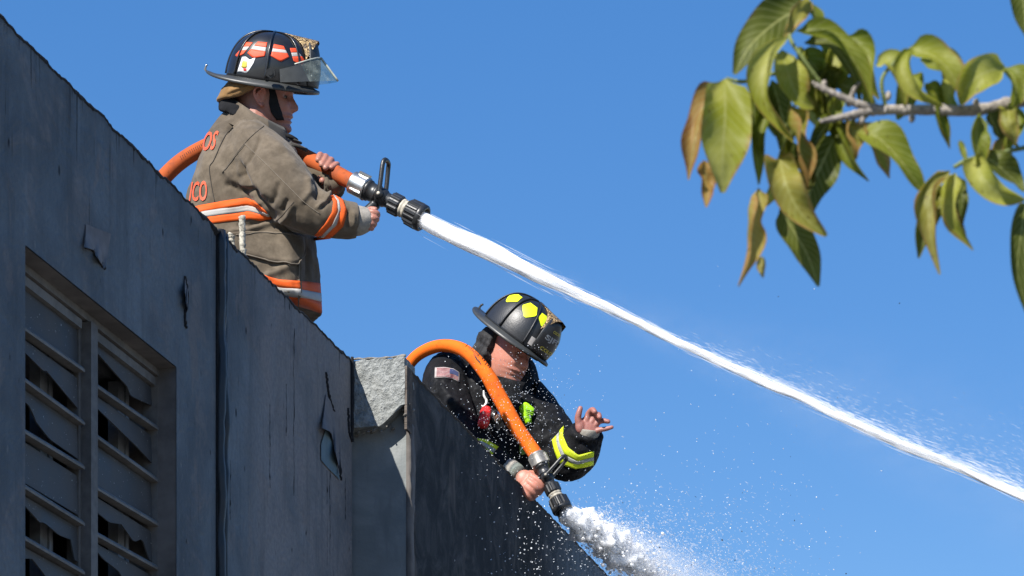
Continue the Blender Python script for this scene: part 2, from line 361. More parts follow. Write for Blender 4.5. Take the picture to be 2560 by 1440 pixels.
def visor():
    b = NB('scratched_clear_visor'); c = b.coord('Object'); n = b.noise(c, 26, 4); n2 = b.noise(c, 160, 2)
    g = b.n('ShaderNodeBsdfGlossy'); g.inputs['Roughness'].default_value = .12; g.inputs['Color'].default_value = (.6, .7, .68, 1)
    t = b.n('ShaderNodeBsdfTransparent'); t.inputs['Color'].default_value = (.66, .80, .77, 1)
    d = b.n('ShaderNodeBsdfDiffuse'); d.inputs['Color'].default_value = (.48, .54, .48, 1)
    m1 = b.n('ShaderNodeMixShader'); m1.inputs[0].default_value = .06; b.link(t.outputs[0], m1.inputs[1]); b.link(g.outputs[0], m1.inputs[2])
    m2 = b.n('ShaderNodeMixShader'); f = b.math('ADD', b.ramp(n, .4, .7, .10, .28), b.ramp(n2, .66, .72, 0, .6)); b.link(f, m2.inputs[0]); b.link(m1.outputs[0], m2.inputs[1]); b.link(d.outputs[0], m2.inputs[2])
    return b.done(m2.outputs[0])
M['visor'] = visor()
M['visor_edge'] = simple('cloudy_visor_rim', (.42, .43, .36, 1), .3, 0, 60, .3)
def skin(name):
    b = NB(name); c = b.coord('Object'); t = b.attr('tint'); n = b.noise(c, 70, 4); n2 = b.noise(c, 420, 2)
    cc = b.mix(b.ramp(n, .3, .7, 0, .25), t, (.30, .11, .07, 1))
    return b.done(b.bsdf(cc, .48, 0, b.bump(n2, .25, .0015), .45, Subsurface_Weight=.12, Subsurface_Scale=.006))
M['skin'] = skin('skin')
M['eyewhite'] = simple('eye', (.16, .14, .13, 1), .2, 0, 20, .05)
M['dark'] = simple('dark_hair', (.018, .013, .010, 1), .8)
M['red'] = simple('red_plastic', (.62, .03, .03, 1), .4, 0, 40, .15)
M['chrome'] = simple('chrome', (.75, .72, .66, 1), .15, 1.0, 20, .1)
M['lens'] = simple('amber_lens', (.22, .11, .06, 1), .08, 0, 20, .3, spec=.8)
M['lime'] = simple('lime_plastic', (.40, .80, .01, 1), .5, 0, 60, .1)
M['limedull'] = simple('wet_lime_plastic', (.17, .30, .05, 1), .5, 0, 60, .2)
M['white'] = simple('white_metal', (.75, .75, .73, 1), .4, 0, 60, .1)
M['navy'] = simple('flag_blue', (.035, .05, .13, 1), .8); M['flagred'] = simple('flag_red', (.27, .06, .07, 1), .8); M['flagwhite'] = simple('flag_white', (.42, .38, .36, 1), .8)
M['grey_ink'] = simple('grey_shield_letter', (.36, .36, .36, 1), .5); M['gold_ink'] = simple('gold_shield_letter', (.48, .38, .05, 1), .5)

M['hoodgrey'] = fabric('wet_grey_hood_knit', (.016, .0165, .018, 1), (.048, .048, .050, 1), .4, .9, 500, .5, 16, .25)
def plaster():
    b = NB('smooth_grey_plaster'); c = b.coord('Object'); n = b.noise(c, 90, 4, .6); n2 = b.noise(c, 5, 5, .6, .5)
    col = b.mix(b.ramp(n2, .35, .7), (.17, .185, .185, 1), (.25, .262, .255, 1)); col = b.mix(b.ramp(b.noise(b.coord('Object', (6, 6, 1)), 4, 4), .55, .75, 0, .4), col, (.12, .13, .135, 1))
    return b.done(b.bsdf(col, .9, 0, b.bump(n, .35, .006), .2))
M['plaster'] = plaster()
# ------------------------------------------------------------------ ground
g = obj('ground', [(-600, -400, 0), (600, -400, 0), (600, 1500, 0), (-600, 1500, 0)], [[0, 1, 2, 3]], M['ground'], smooth=False); tag(g, kind='structure')
# ------------------------------------------------------------------ building: two parallel street walls with a jog between them
DIRX = (3000-HX)/F; d_ = Vector((DIRX, 1, 0)).normalized(); n_ = Vector((d_.y, -d_.x, 0))
XA, XB, ZT = -2.93, -2.733, 4.47
def onplane(x, y, X0, off=0.):
    k = (x-HX)/F; Y = (n_.x*X0+off)/(k*n_.x+n_.y); return P(x, y, Y)
def A(x, y, off=0.): return onplane(x, y, XA, off)
def B(x, y, off=0.): return onplane(x, y, XB, off)
A0 = Vector((XA+DIRX*6, 6, 0)); B0 = B(1015, 1000); B0.z = 0
def wa(s, z, off=0.): return A0+d_*s+n_*off+Vector((0, 0, z))
def wb(s, z, off=0.): return B0+d_*s+n_*off+Vector((0, 0, z))
def sA(x): v = A(x, 1000)-A0; return v.dot(d_)
def sB(x): v = B(x, 1000)-B0; return v.dot(d_)
bld = thing('building', 'fire-damaged one-storey building with sooty blue-grey walls and broken louvre window', 'building', A0)

def slab(name, f, svals, ztopf, thick, mat, hole=None, zb=0., offs=None, zcuts=()):
    """wall of columns of quads along s, from zb to an uneven top, with thickness; hole=(s0,s1,z0,z1)"""
    mb = MB(); V = []; uv = []; idx = {}
    def vid(s, z, o):
        k = (round(s, 5), round(z, 5), round(o, 5))
        if k not in idx: idx[k] = len(V); V.append(f(s, z, o)); uv.append((s, z))
        return idx[k]
    Fc = []; of = offs or (lambda s: 0.)
    for a, b in zip(svals[:-1], svals[1:]):
        za, zbv = ztopf(a), ztopf(b)
        lv = [zb]+[z for z in zcuts]
        for i in range(len(lv)):
            l0 = lv[i]; top = i == len(lv)-1
            h0, h1 = (za, zbv) if top else (lv[i+1], lv[i+1])
            if hole and a >= hole[0]-1e-6 and b <= hole[1]+1e-6 and l0 >= hole[2]-1e-6 and (not top) and lv[i+1] <= hole[3]+1e-6: continue
            Fc.append([vid(a, l0, of(a)), vid(b, l0, of(b)), vid(b, h1, of(b)), vid(a, h0, of(a))])
            Fc.append([vid(b, l0, -thick), vid(a, l0, -thick), vid(a, h0, -thick), vid(b, h1, -thick)])
        Fc.append([vid(a, za, of(a)), vid(b, zbv, of(b)), vid(b, zbv, -thick), vid(a, za, -thick)])
    for s in (svals[0], svals[-1]):
        q = [vid(s, zb, of(s)), vid(s, zb, -thick)]+[vid(s, z, -thick) for z in zcuts]+[vid(s, ztopf(s), -thick), vid(s, ztopf(s), of(s))]+[vid(s, z, of(s)) for z in reversed(zcuts)]
        Fc.append(q)
    return obj(name, V, Fc, mat, bld, False, uv=uv)
def ztopA(s): return ZT+.010*noise.noise(Vector((s*9, 1, 0)))+.006*noise.noise(Vector((s*31, 4, 0)))+.004*noise.noise(Vector((s*77, 9, 0)))
W0, W1, WZ1, WZ0 = sA(63), sA(441), 3.962, 2.35
sm0, sm1, sC = sA(549), sA(568), sA(880)
sv = sorted(set([0.]+list(np.arange(0.02, sC, .02))+[W0, W1, sm0-.10, sm0-.05, sm0, sm1, sC]))
THA = .15
def offA(s):
    if sm0-1e-6 <= s <= sm1-1e-6: return -.045
    if sm0-.101 < s < sm0: return -.012*(s-(sm0-.10))/.10
    return 0.
svA1 = [s for s in sv if s <= sm0+1e-6]; svA2 = [s for s in sv if s >= sm1-1e-6]
slab('wall', wa, svA1, ztopA, THA, M['wall'], (W0, W1, WZ0, WZ1), 0., lambda s: -.012*max(0, min(1, (s-(sm0-.10))/.10)), (WZ0, WZ1))
slab('wall', wa, svA2, ztopA, THA, M['wall'])
slab('wall_groove', wa, [sm0+1e-4, sm1-1e-4], lambda s: ZT-.005, THA-.002, M['tar'], offs=lambda s: -.006)
# black cable and tar in the groove
cab = MB(); zs = np.linspace(.2, ZT+.01, 120)
for q, (o, rr) in enumerate(((0.28, .0165), (.72, .0145))):
    cab.tube([wa(sm0+(sm1-sm0)*(o+.16*noise.noise(Vector((z*3, q, 3)))), z, -.004+.008*noise.noise(Vector((z*8, q, 7)))) for z in zs], [rr*(1+.5*noise.noise(Vector((z*14, q*5, 1)))) for z in zs], 8)
cab.build('cable', M['cable'], bld)
cr = MB(); cr.tube([wa(sm0+.5*(sm1-sm0), z, .004+.006*noise.noise(Vector((z*30, 0, 3)))) for z in np.linspace(ZT-.30, ZT+.012, 30)], [.006*(.6+.6*noise.noise(Vector((z*40, 2, 1)))+.004) for z in np.linspace(ZT-.30, ZT+.012, 30)], 7); cr.build('joint_filler', M['broken'], bld)
# tar bead on top of the street wall
def bead(name, f, s0, s1, zf, w, mat, thick):
    mb = MB(); rings = []
    for i, s in enumerate(np.arange(s0, s1, .012)):
        k = noise.noise(Vector((s*15, 3, 1)))+.5*noise.noise(Vector((s*47, 3, 6))); h = .003+.006*max(0, k)+.005*max(0, noise.noise(Vector((s*70, 1, 8)))); dr = .004+.012*max(0, noise.noise(Vector((s*13, 7, 5))))+.016*max(0, noise.noise(Vector((s*61, 7, 5)))+.1)*max(0, noise.noise(Vector((s*5, 2, 5)))+.2)
        z = zf(s); o = .003+.003*k
        rings.append([f(s, z-dr, .001), f(s, z-dr*.5, o), f(s, z+h*.6, o*.6), f(s, z+h, -.02), f(s, z+h*.7, -thick), f(s, z-.02, -thick-.002), f(s, z-.02, -.02)])
    mb.loft(rings); return mb.build(name, mat, bld)
bead('tar_edge', wa, 0.01, sC-.01, ztopA, .02, M['tar'], THA)
# return wall, set back under a projecting block
def ztopB(s): return 4.443+.006*noise.noise(Vector((s*11, 21, 0)))+.004*noise.noise(Vector((s*43, 4, 9)))
svB = list(np.arange(0.13, 8.0, .03)); thB = .16
so_ = sB(1026)
slab('wall', wb, [so_]+[s for s in svB if s > so_+.01], ztopB, thB, M['soot'])
bead('tar_edge', wb, .02, 7.9, ztopB, .02, M['soot'], thB)
jw = (B0-wa(sC, 0)).dot(n_)
slab('wall', wb, list(np.linspace(-.006, so_+.004, 8)), ztopB, .004, M['soot'], zb=P(950, 1058, 10.3).z-.015, offs=lambda s: .005)
ret = MB()
q = [wb(so_-.004, 0, -jw-.4), wb(so_-.004, 0, -.002)]; h_ = Vector((0, 0, 4.30))
nz_, nx_ = 60, 10; gr = []
for i in range(nz_+1):
    z = 4.30*i/nz_; gr.append([wb(so_-.004, z, -jw-.05+(jw+.048)*j/nx_) for j in range(nx_+1)])
ret.loft(gr, False, False); ret.build('return_wall', M['plaster'], bld)
zt, zb_ = A(880, 905).z+.004, P(950, 1058, 10.3).z
# rough broken arris of the burnt wall beside the return
ar = MB(); zz = np.linspace(2.2, zb_+.02, 170)
ar.loft([[wb(so_-.008, z, -.012), wb(so_-.012+.01*noise.noise(Vector((z*9, 3, 3))), z, .003+.004*noise.noise(Vector((z*12, 9, 3)))), wb(so_+.022+.02*noise.noise(Vector((z*7, 1, 3)))+.008*noise.noise(Vector((z*31, 1, 3))), z, .005+.007*noise.noise(Vector((z*19, 1, 8)))), wb(so_+.055+.035*noise.noise(Vector((z*5, 8, 3)))+.012*noise.noise(Vector((z*27, 6, 3))), z, .0005), wb(so_+.03, z, -.03)] for z in zz]); ar.build('broken_plaster_edge', M['jamb'], bld)
# projecting block at the head of the return wall
cb = MB(); V = []; rings = []
N1, N2, ND = 26, 26, 8
def blockpt(u, v, w):      # u along the jog 0..1, v up 0..1, w depth 0..1 towards the camera
    z = zb_+(zt-zb_)*v; o = -jw-.04+(jw+.04-.002)*u
    chip = max(0, (u-.62)/.38)*max(0, (.30-v)/.30); z += .10*chip*(1-.3*w)+(.012*noise.noise(Vector((u*6, w*4, 3))) if v > .99 else 0)
    o -= .035*max(0, (.5-v))*max(0, u-.7)
    return wb(-.012+.135*(1-w)+.004, z, o-.004*(1-u))+n_*(.006*noise.noise(Vector((u*5, v*5, w*5))) if u > .95 else 0)-d_*(.006*noise.noise(Vector((u*7, v*7, 2))) if w > .9 else 0)
faces = [lambda a, b: blockpt(a, b, 1), lambda a, b: blockpt(a, b, 0), lambda a, b: blockpt(0, b, a), lambda a, b: blockpt(1, b, a), lambda a, b: blockpt(a, 0, b), lambda a, b: blockpt(a, 1, b)]
for fi, ff in enumerate(faces): cb.loft([[ff(i/N1, j/N2) for i in range(N1+1)] for j in range(N2+1)], False, False)
cb.build('projecting_block', M['stucco'], bld, smooth=False)
# rubble where the block broke
rb = MB()
for i in range(45):
    u = random.uniform(.0, 1.05); e = abs(random.gauss(0, .012)); zz_ = zb_-.006+.10*max(0, (u-.62)/.38)*random.uniform(0, .8)+random.uniform(-.012, .012)
    c = wb(-.008+random.uniform(-.004, .1), zz_, -jw-.03+(jw+.03)*u); r = random.uniform(.003, .008)
    rb.ball(c, r, 6, 4, (Vector((r, 0, r*.3)), Vector((0, r*1.2, 0)), Vector((0, r*.2, r*.8))))
tag(rb.build('broken_edge', M['broken'], bld, smooth=False), kind='stuff')
tb = MB(); ss = np.linspace(-.04, jw+.0, 40)
tb.tube([wb(-.004+.006*noise.noise(Vector((s*30, 0, 0))), zt+.004+.006*noise.noise(Vector((s*25, 5, 0))), -jw+s) for s in ss], [.004+.004*noise.noise(Vector((s*40, 5, 5))) for s in ss], 7); tb.build('tar_edge', M['broken'], bld)
# dark lumpy strip in the inner corner of the wall and the return
tc_ = MB(); zz = np.linspace(zb_-.05, zt+.01, 60); tc_.tube([wa(sC-.012+.012*noise.noise(Vector((z*9, 1, 2))), z, .004) for z in zz], [.007+.006*noise.noise(Vector((z*16, 3, 2))) for z in zz], 7); tc_.build('dark_corner_strip', M['tar'], bld)
# roof, inner walls
rf = MB(); c0, c1, c2, c3 = wa(0, 4.05, -.16), wa(sC, 4.05, -.16), wb(8, 4.05, -.17), None
L = n_*-7
for z0, z1 in ((3.90, 4.05),):
    lo = [wa(-.0, z0, -.152), wb(8, z0, -.32), wb(8, z0, -7), wa(0, z0, -7)]; hi = [v+Vector((0, 0, z1-z0)) for v in lo]
    rf.add(lo+hi, [[3, 2, 1, 0], [4, 5, 6, 7], [0, 1, 5, 4], [1, 2, 6, 5], [2, 3, 7, 6], [3, 0, 4, 7]])
rf.build('roof', M['roof'], bld, smooth=False)
iw = MB(); z1 = 3.898
iw.loft([[wa(0.01, 0, -.152), wa(.01, 0, -3.2), wa(3.6, 0, -3.2), wa(3.6, 0, -.152)], [wa(0.01, z1, -.152), wa(.01, z1, -3.2), wa(3.6, z1, -3.2), wa(3.6, z1, -.152)]], False, False)
iw.build('inner_wall', M['inside'], bld, smooth=False)

# ------------------------------------------------------------------ louvre window
RW = -.065
def Wp(x, y, off=0.): return A(x, y, RW+off)
def sW(x): return (Wp(x, 1000)-A0).dot(d_)
def ww(s, z, off=0.): return wa(s, z, RW+off)
win = MB()
# reveal lining (head and far jamb)
rv = MB(); t_ = .004
rv.loft([[wa(W1-.001, z, -.0015), wa(W1-.002-.006*noise.noise(Vector((z*7, 0, 0))), z, -.07), wa(W1-.002, z, -.148)] for z in np.linspace(WZ0, WZ1, 30)], False, False)
rv.loft([[wa(s, WZ1-.002, -.0015), wa(s, WZ1-.003, -.07), wa(s, WZ1-.002, -.148)] for s in np.linspace(W0, W1, 30)], False, False)
rv.build('window_reveal', M['jamb'], bld)
zW = lambda x, y: Wp(x, y).z
sL, sM0, sM1, sR = W0+.01, sW(206), sW(228), sW(387)
zH = Wp(300, 873).z
def bar(mb, s0, s1, z0, z1, o0, o1):
    v = [ww(s, z, o) for s in (s0, s1) for z in (z0, z1) for o in (o0, o1)]
    mb.add(v, [[0, 1, 3, 2], [4, 6, 7, 5], [0, 4, 5, 1], [2, 3, 7, 6], [0, 2, 6, 4], [1, 5, 7, 3]])
winm = MB(); bar(winm, sL, sR+.03, zH, WZ1-.004, -.035, .012); bar(winm, sR, W1-.004, WZ0+.03, zH+.0-.002, -.035, .010)
window = winm.build('window', M['frame'], bld, smooth=False)
m_ = MB(); bar(m_, sM0+.008, sM1-.008, WZ0+.03, zH-.003, -.04, .022); bar(m_, sM0-.012, sM0+.007, WZ0+.03, zH-.003, -.04, -.006); bar(m_, sM1-.007, sM1+.010, WZ0+.03, zH-.003, -.04, -.006); m_.build('mullion', M['frame'], window, smooth=False)
for (a, b_) in ((sL, sM0-.013), (sM1+.011, sR-.002)):
    hr = MB(); bar(hr, a, b_, zH-.028, zH-.004, -.03, .004); hr.build('head_rail', M['rail'], window, smooth=False)
barsL = [(61, 825, 205, 935), (60, 944, 203, 1058), (58, 1075, 203, 1183), (58, 1213, 203, 1308), (57, 1335, 200, 1434)]
barsR = [(229, 825, 386, 974), (229, 947, 385, 1087), (227, 1070, 384, 1207), (226, 1201, 384, 1326), (224, 1317, 382, 1434)]
zL = [ (Wp(a, b_).z+Wp(c, e).z)/2 for a, b_, c, e in barsL]; zR = [(Wp(a, b_).z+Wp(c, e).z)/2 for a, b_, c, e in barsR]
zR = zR[1:]+[]                                   # the first right-hand rail is the head rail
for lst in (zL, zR):
    st_ = (lst[0]-lst[-1])/(len(lst)-1)
    while lst[-1]-st_ > WZ0+.05: lst.append(lst[-1]-st_)
def pane(s0, s1, ztop, jag, seed, tilt=.006):
    """glass blade hanging from a rail; jag = list of (t, depth) for the broken lower edge"""
    rnd = random.Random(seed); mb = MB(); n = 22; T = [j[0] for j in jag]; D = [j[1] for j in jag]; top = []; bot = []
    for i in range(n+1):
        t = i/n; dd = float(np.interp(t, T, D)); dd = max(dd, .006)
        s = s0+(s1-s0)*t; top.append(ww(s, ztop, -.010)); bot.append(ww(s, ztop-dd, -.010+tilt*dd/.15))
    k = n_*.004; f = [a for a in top]+[b_ for b_ in bot]; n1 = n+1
    V = f+[v-k for v in f]; Fc = []
    for i in range(n):
        Fc += [[i, i+1, n1+i+1, n1+i], [2*n1+i+1, 2*n1+i, 3*n1+i, 3*n1+i+1], [n1+i, n1+i+1, 3*n1+i+1, 3*n1+i]]
    mb.add(V, Fc); mb.build('pane', M['glass'], window, smooth=False)
def railobj(s0, s1, z, seed):
    mb = MB(); tw = random.Random(seed).uniform(-.018, .018)
    mb.loft([[ww(s, z+.008+tw*(s-s0), -.02), ww(s, z+.007+tw*(s-s0), .006), ww(s, z-.002+tw*(s-s0), .013), ww(s, z-.008+tw*(s-s0), .012), ww(s, z-.007+tw*(s-s0), -.02)] for s in np.linspace(s0, s1, 8)]); mb.build('louvre_rail', M['rail'], window, smooth=False)
full = .155
JL = {-1: [(0, .9), (1, .9)], 0: [(0, .03), (.55, .10), (.58, .085), (1, .115)], 1: [(0, .04), (.40, .075), (.42, .13), (.62, .12), (1, .125)], 2: [(0, .9), (1, .9)], 3: [(0, .03), (.3, .05), (.50, .10), (.56, .085), (.75, .07), (.93, .06), (.95, .13), (1, .13)], 4: [(0, .05), (.3, .07), (.4, .04), (.55, .09), (.8, .13), (1, .12)]}
JR = {-1: [(0, .012), (.08, .04), (.62, .075), (.64, .10), (.86, .085), (1, .075)], 0: [(0, .012), (.10, .07), (.72, .085), (1, .11)], 1: [(0, .9), (1, .9)], 2: [(0, .012), (.12, .09), (.3, .105), (.5, .07), (.7, .085), (.85, .05), (.95, .12), (1, .12)], 3: [(0, .012), (.2, .07), (.45, .09), (.6, .10), (.8, .12), (1, .05)]}
for side, (zlst, J, s0, s1) in enumerate(((zL, JL, sL, sM0-.013), (zR, JR, sM1+.011, sR-.002))):
    for i, z in enumerate(zlst): railobj(s0, s1, z, i+20*side)
    for i in range(-1, len(zlst)-1):
        zt_ = (zH-.030) if i < 0 else zlst[i]-.015; zb2 = zlst[i+1]+.016
        jag = J.get(i, J[(i % 3)]); full_ = zt_-zb2
        jag = [(t, full_ if dd > .5 else min(dd*(.46 if t < .6 else .72), full_)) for t, dd in jag]; pane(s0+.002, s1-.002, zt_, jag, i+50*side)
    # sooted post standing inside each bay and its dark bolt
    pm = MB(); bar(pm, s1-.15, s1-.06, WZ0+.03, zH-.05, -.085, -.055); bar(pm, s1-.10, s1-.085, WZ0+.03, zH-.05, -.055, -.049); pm.build('inner_post', M['innerjamb'], window, smooth=False)
# side channels
for s in (sM0-.013, sR-.003):
    pass
# crack line on one pane, with bits of debris
# ------------------------------------------------------------------ peeled paint on the walls
def flake(f, pts_top, pts_bot, lift, mat, name='paint_flake', n=14):
    """sheet of paint that has come away: top edge on the wall, lower edge curling out"""
    T, Bt = resample(pts_top, n), resample(pts_bot, n); rows = []
    for j in range(7):
        w_ = j/6; rows.append([f(*(T[i]*(1-w_)+Bt[i]*w_), .003+lift*w_**2*(.6+.4*math.sin(i*.9))) for i in range(n+1)])
    mb = MB(); mb.loft(rows, False, False); mb.loft([[v-n_*.003 for v in r] for r in rows], False, False); return mb.build(name, mat, bld)
M['wallflake'] = simple('loose_brown_paint', (.15, .14, .138, 1), .9, 0, 25, .3, .4)
flake(A, [(215, 560), (278, 585)], [(213, 618), (235, 625), (248, 650), (262, 672)], .018, M['wallflake'])
flake(A, [(462, 690), (474, 705)], [(462, 728), (470, 780)], .02, M['flake'])
flake(A, [(815, 985), (850, 1040)], [(806, 1070), (828, 1080), (852, 1190)], .025, M['flake'])
op = MB(); op.loft([[A(815, 1072, .0035), A(832, 1085, .0035)], [A(803, 1110, .0035), A(838, 1120, .0035)], [A(803, 1150, .0035), A(842, 1160, .0035)], [A(818, 1168, .0035), A(850, 1200, .0035)]], False, False); op.build('bare_patch', M['oldpaint'], bld)
for pts in ([(815, 930), (822, 985), (835, 1030)], [(462, 690), (468, 740), (462, 790), (465, 820)], [(213, 618), (228, 622), (240, 632), (248, 650), (262, 672)], [(818, 1072), (836, 1095), (844, 1130), (850, 1165), (852, 1200)], [(870, 1020), (873, 1080), (880, 1100)]):
    mb = MB(); S = spline(pts, 26); mb.tube([A(a[0]+3*noise.noise(Vector((i*.9, 1, 1))), a[1], .002) for i, a in enumerate(S)], [.004+.004*abs(noise.noise(Vector((i*.7, 3, 4)))) for i in range(len(S))], 6); mb.build('crack', M['tar'], bld)
for x, y0, y1 in ((825, 1170, 1400), (818, 1175, 1260), (864, 1195, 1300), (576, 1150, 1300), (675, 1010, 1220), (735, 560+260, 1240), (716, 960, 1090)):
    mb = MB(); S = np.linspace(y0, y1, 24); mb.tube([A(x+2.5*noise.noise(Vector((y*.02, x, 1))), y, .0008) for y in S], [.0004+.0034*max(0, noise.noise(Vector((y*.06, x, 4)))) for y in S], 6); mb.build('tar_run', M['tar'], bld)
# ------------------------------------------------------------------ crusted iron stubs standing up out of the parapet
def stub(label, x, y0, y1, Y, r, seed):
    zb2 = P(x, y0, Y); zt2 = P(x+(-2), y1, Y); t = thing('reinforcement_stub', label, 'metal stub', zb2, 'crusted stubs on the parapet')
    n = 26; mb = MB(); mb.tube([zb2.lerp(zt2, i/n)+Vector((.006*noise.noise(Vector((i*.35, seed, 0))), 0, 0)) for i in range(n+1)], [r*(1+.55*noise.noise(Vector((i*.8, seed, 2)))*.8+.25*noise.noise(Vector((i*2.3, seed, 7)))) for i in range(n+1)], 9)
    mb.build('rod', M['crust'], t)
Yst = A(605, 640).y+.10
stub('taller of two white crusted metal stubs on the parapet before the brown coat', 607, 665, 541, Yst, .0098, 1)
stub('shorter white crusted metal stub on the parapet beside the taller stub', 580, 640, 584, Yst+.01, .0095, 2)
# ------------------------------------------------------------------ heads, helmets, nozzles
def frame(f, u):
    f = Vector(f).normalized(); u = Vector(u); u = (u-f*u.dot(f)).normalized(); l = u.cross(f)
    return f, l, u                        # forward, left, up
HZ = [-.128, -.120, -.108, -.096, -.085, -.075, -.066, -.058, -.046, -.035, -.025, -.01, .005, .02, .035, .055, .08, .10, .112]
HF = [.030, .070, .086, .086, .079, .087, .082, .091, .083, .083, .083, .083, .082, .083, .091, .090, .078, .05, .015]    # front
HW = [.020, .038, .048, .054, .058, .061, .063, .065, .067, .069, .070, .071, .072, .073, .074, .075, .068, .046, .015]    # half width
HB = [-.005, .000, .010, .025, .040, .055, .066, .075, .083, .089, .092, .096, .099, .101, .102, .100, .085, .055, .015]    # back
HN = [0, 0, 0, 0, 0, 0, 0, 0, .003, .022, .026, .019, .011, .005, 0, 0, 0, 0, 0]                                       # nose
def head_parts(mb, C, fr, sx=1., sy=1., sz=1., ears=True):
    f, l, u = fr
    def W(x, y, z): return C+f*(x*sx)+l*(y*sy)+u*(z*sz)
    rings = []; n = 56
    for z in np.linspace(-.128, .112, 70):
        fr_, w_, bk, ns = (float(np.interp(z, HZ, t)) for t in (HF, HW, HB, HN)); ring = []
        for j in range(n):
            a = 2*math.pi*j/n; c, s = math.cos(a), math.sin(a); e = .82 if c > 0 else .95
            x = (fr_ if c > 0 else bk)*math.copysign(abs(c)**e, c); y = w_*math.copysign(abs(s)**.9, s)
            if c > 0:
                x += ns*math.exp(-(y/(.0125+.004*(z < -.03)))**2)
                x -= .013*math.exp(-((abs(y)-.031)/.016)**2-((z-.010)/.011)**2)
                x += .006*math.exp(-((abs(y)-.03)/.02)**2-((z-.036)/.008)**2)
                x += .007*math.exp(-((abs(y)-.045)/.016)**2-((z+.025)/.018)**2)
                x -= .006*math.exp(-(y/.026)**2-((z+.0665)/.0035)**2)
            ring.append(W(x, y, z))
        rings.append(ring)
    mb.loft(rings)
    if ears:
        for sgn in (1, -1):
            pts = [(.004, .072, -.028), (-.006, .079, -.030), (-.016, .083, -.018), (-.024, .088, .0), (-.026, .091, .016), (-.018, .092, .030), (-.004, .088, .034), (.006, .080, .026), (.008, .076, .012)]
            S = spline(pts, 26); mb.tube([W(a[0], sgn*a[1], a[2]) for a in S], [.0052]*len(S), 8)
            pts = [(-.004, .076, -.014), (-.013, .082, -.004), (-.014, .085, .012), (-.004, .083, .022)]
            S = spline(pts, 14); mb.tube([W(a[0], sgn*a[1], a[2]) for a in S], .0045, 7)
            mb.ball(W(-.006, sgn*.074, .004), .01, 12, 8, (f*.018*sx, l*.006, u*.028*sz)); mb.ball(W(-.004, sgn*.078, -.030), .008, 10, 7)
    return W
def hand_fingers(mb, fingers):
    for f in fingers:
        S = spline(f, 14); mb.tube([P(a[0], a[1], a[2]) for a in S], [a[3]*a[2]/F for a in S], 10)
        a = S[-1]; mb.ball(P(a[0], a[1], a[2]), a[3]*a[2]/F*.98, 10, 7)
        a = S[0]; mb.ball(P(a[0], a[1], a[2]), a[3]*a[2]/F, 10, 7)

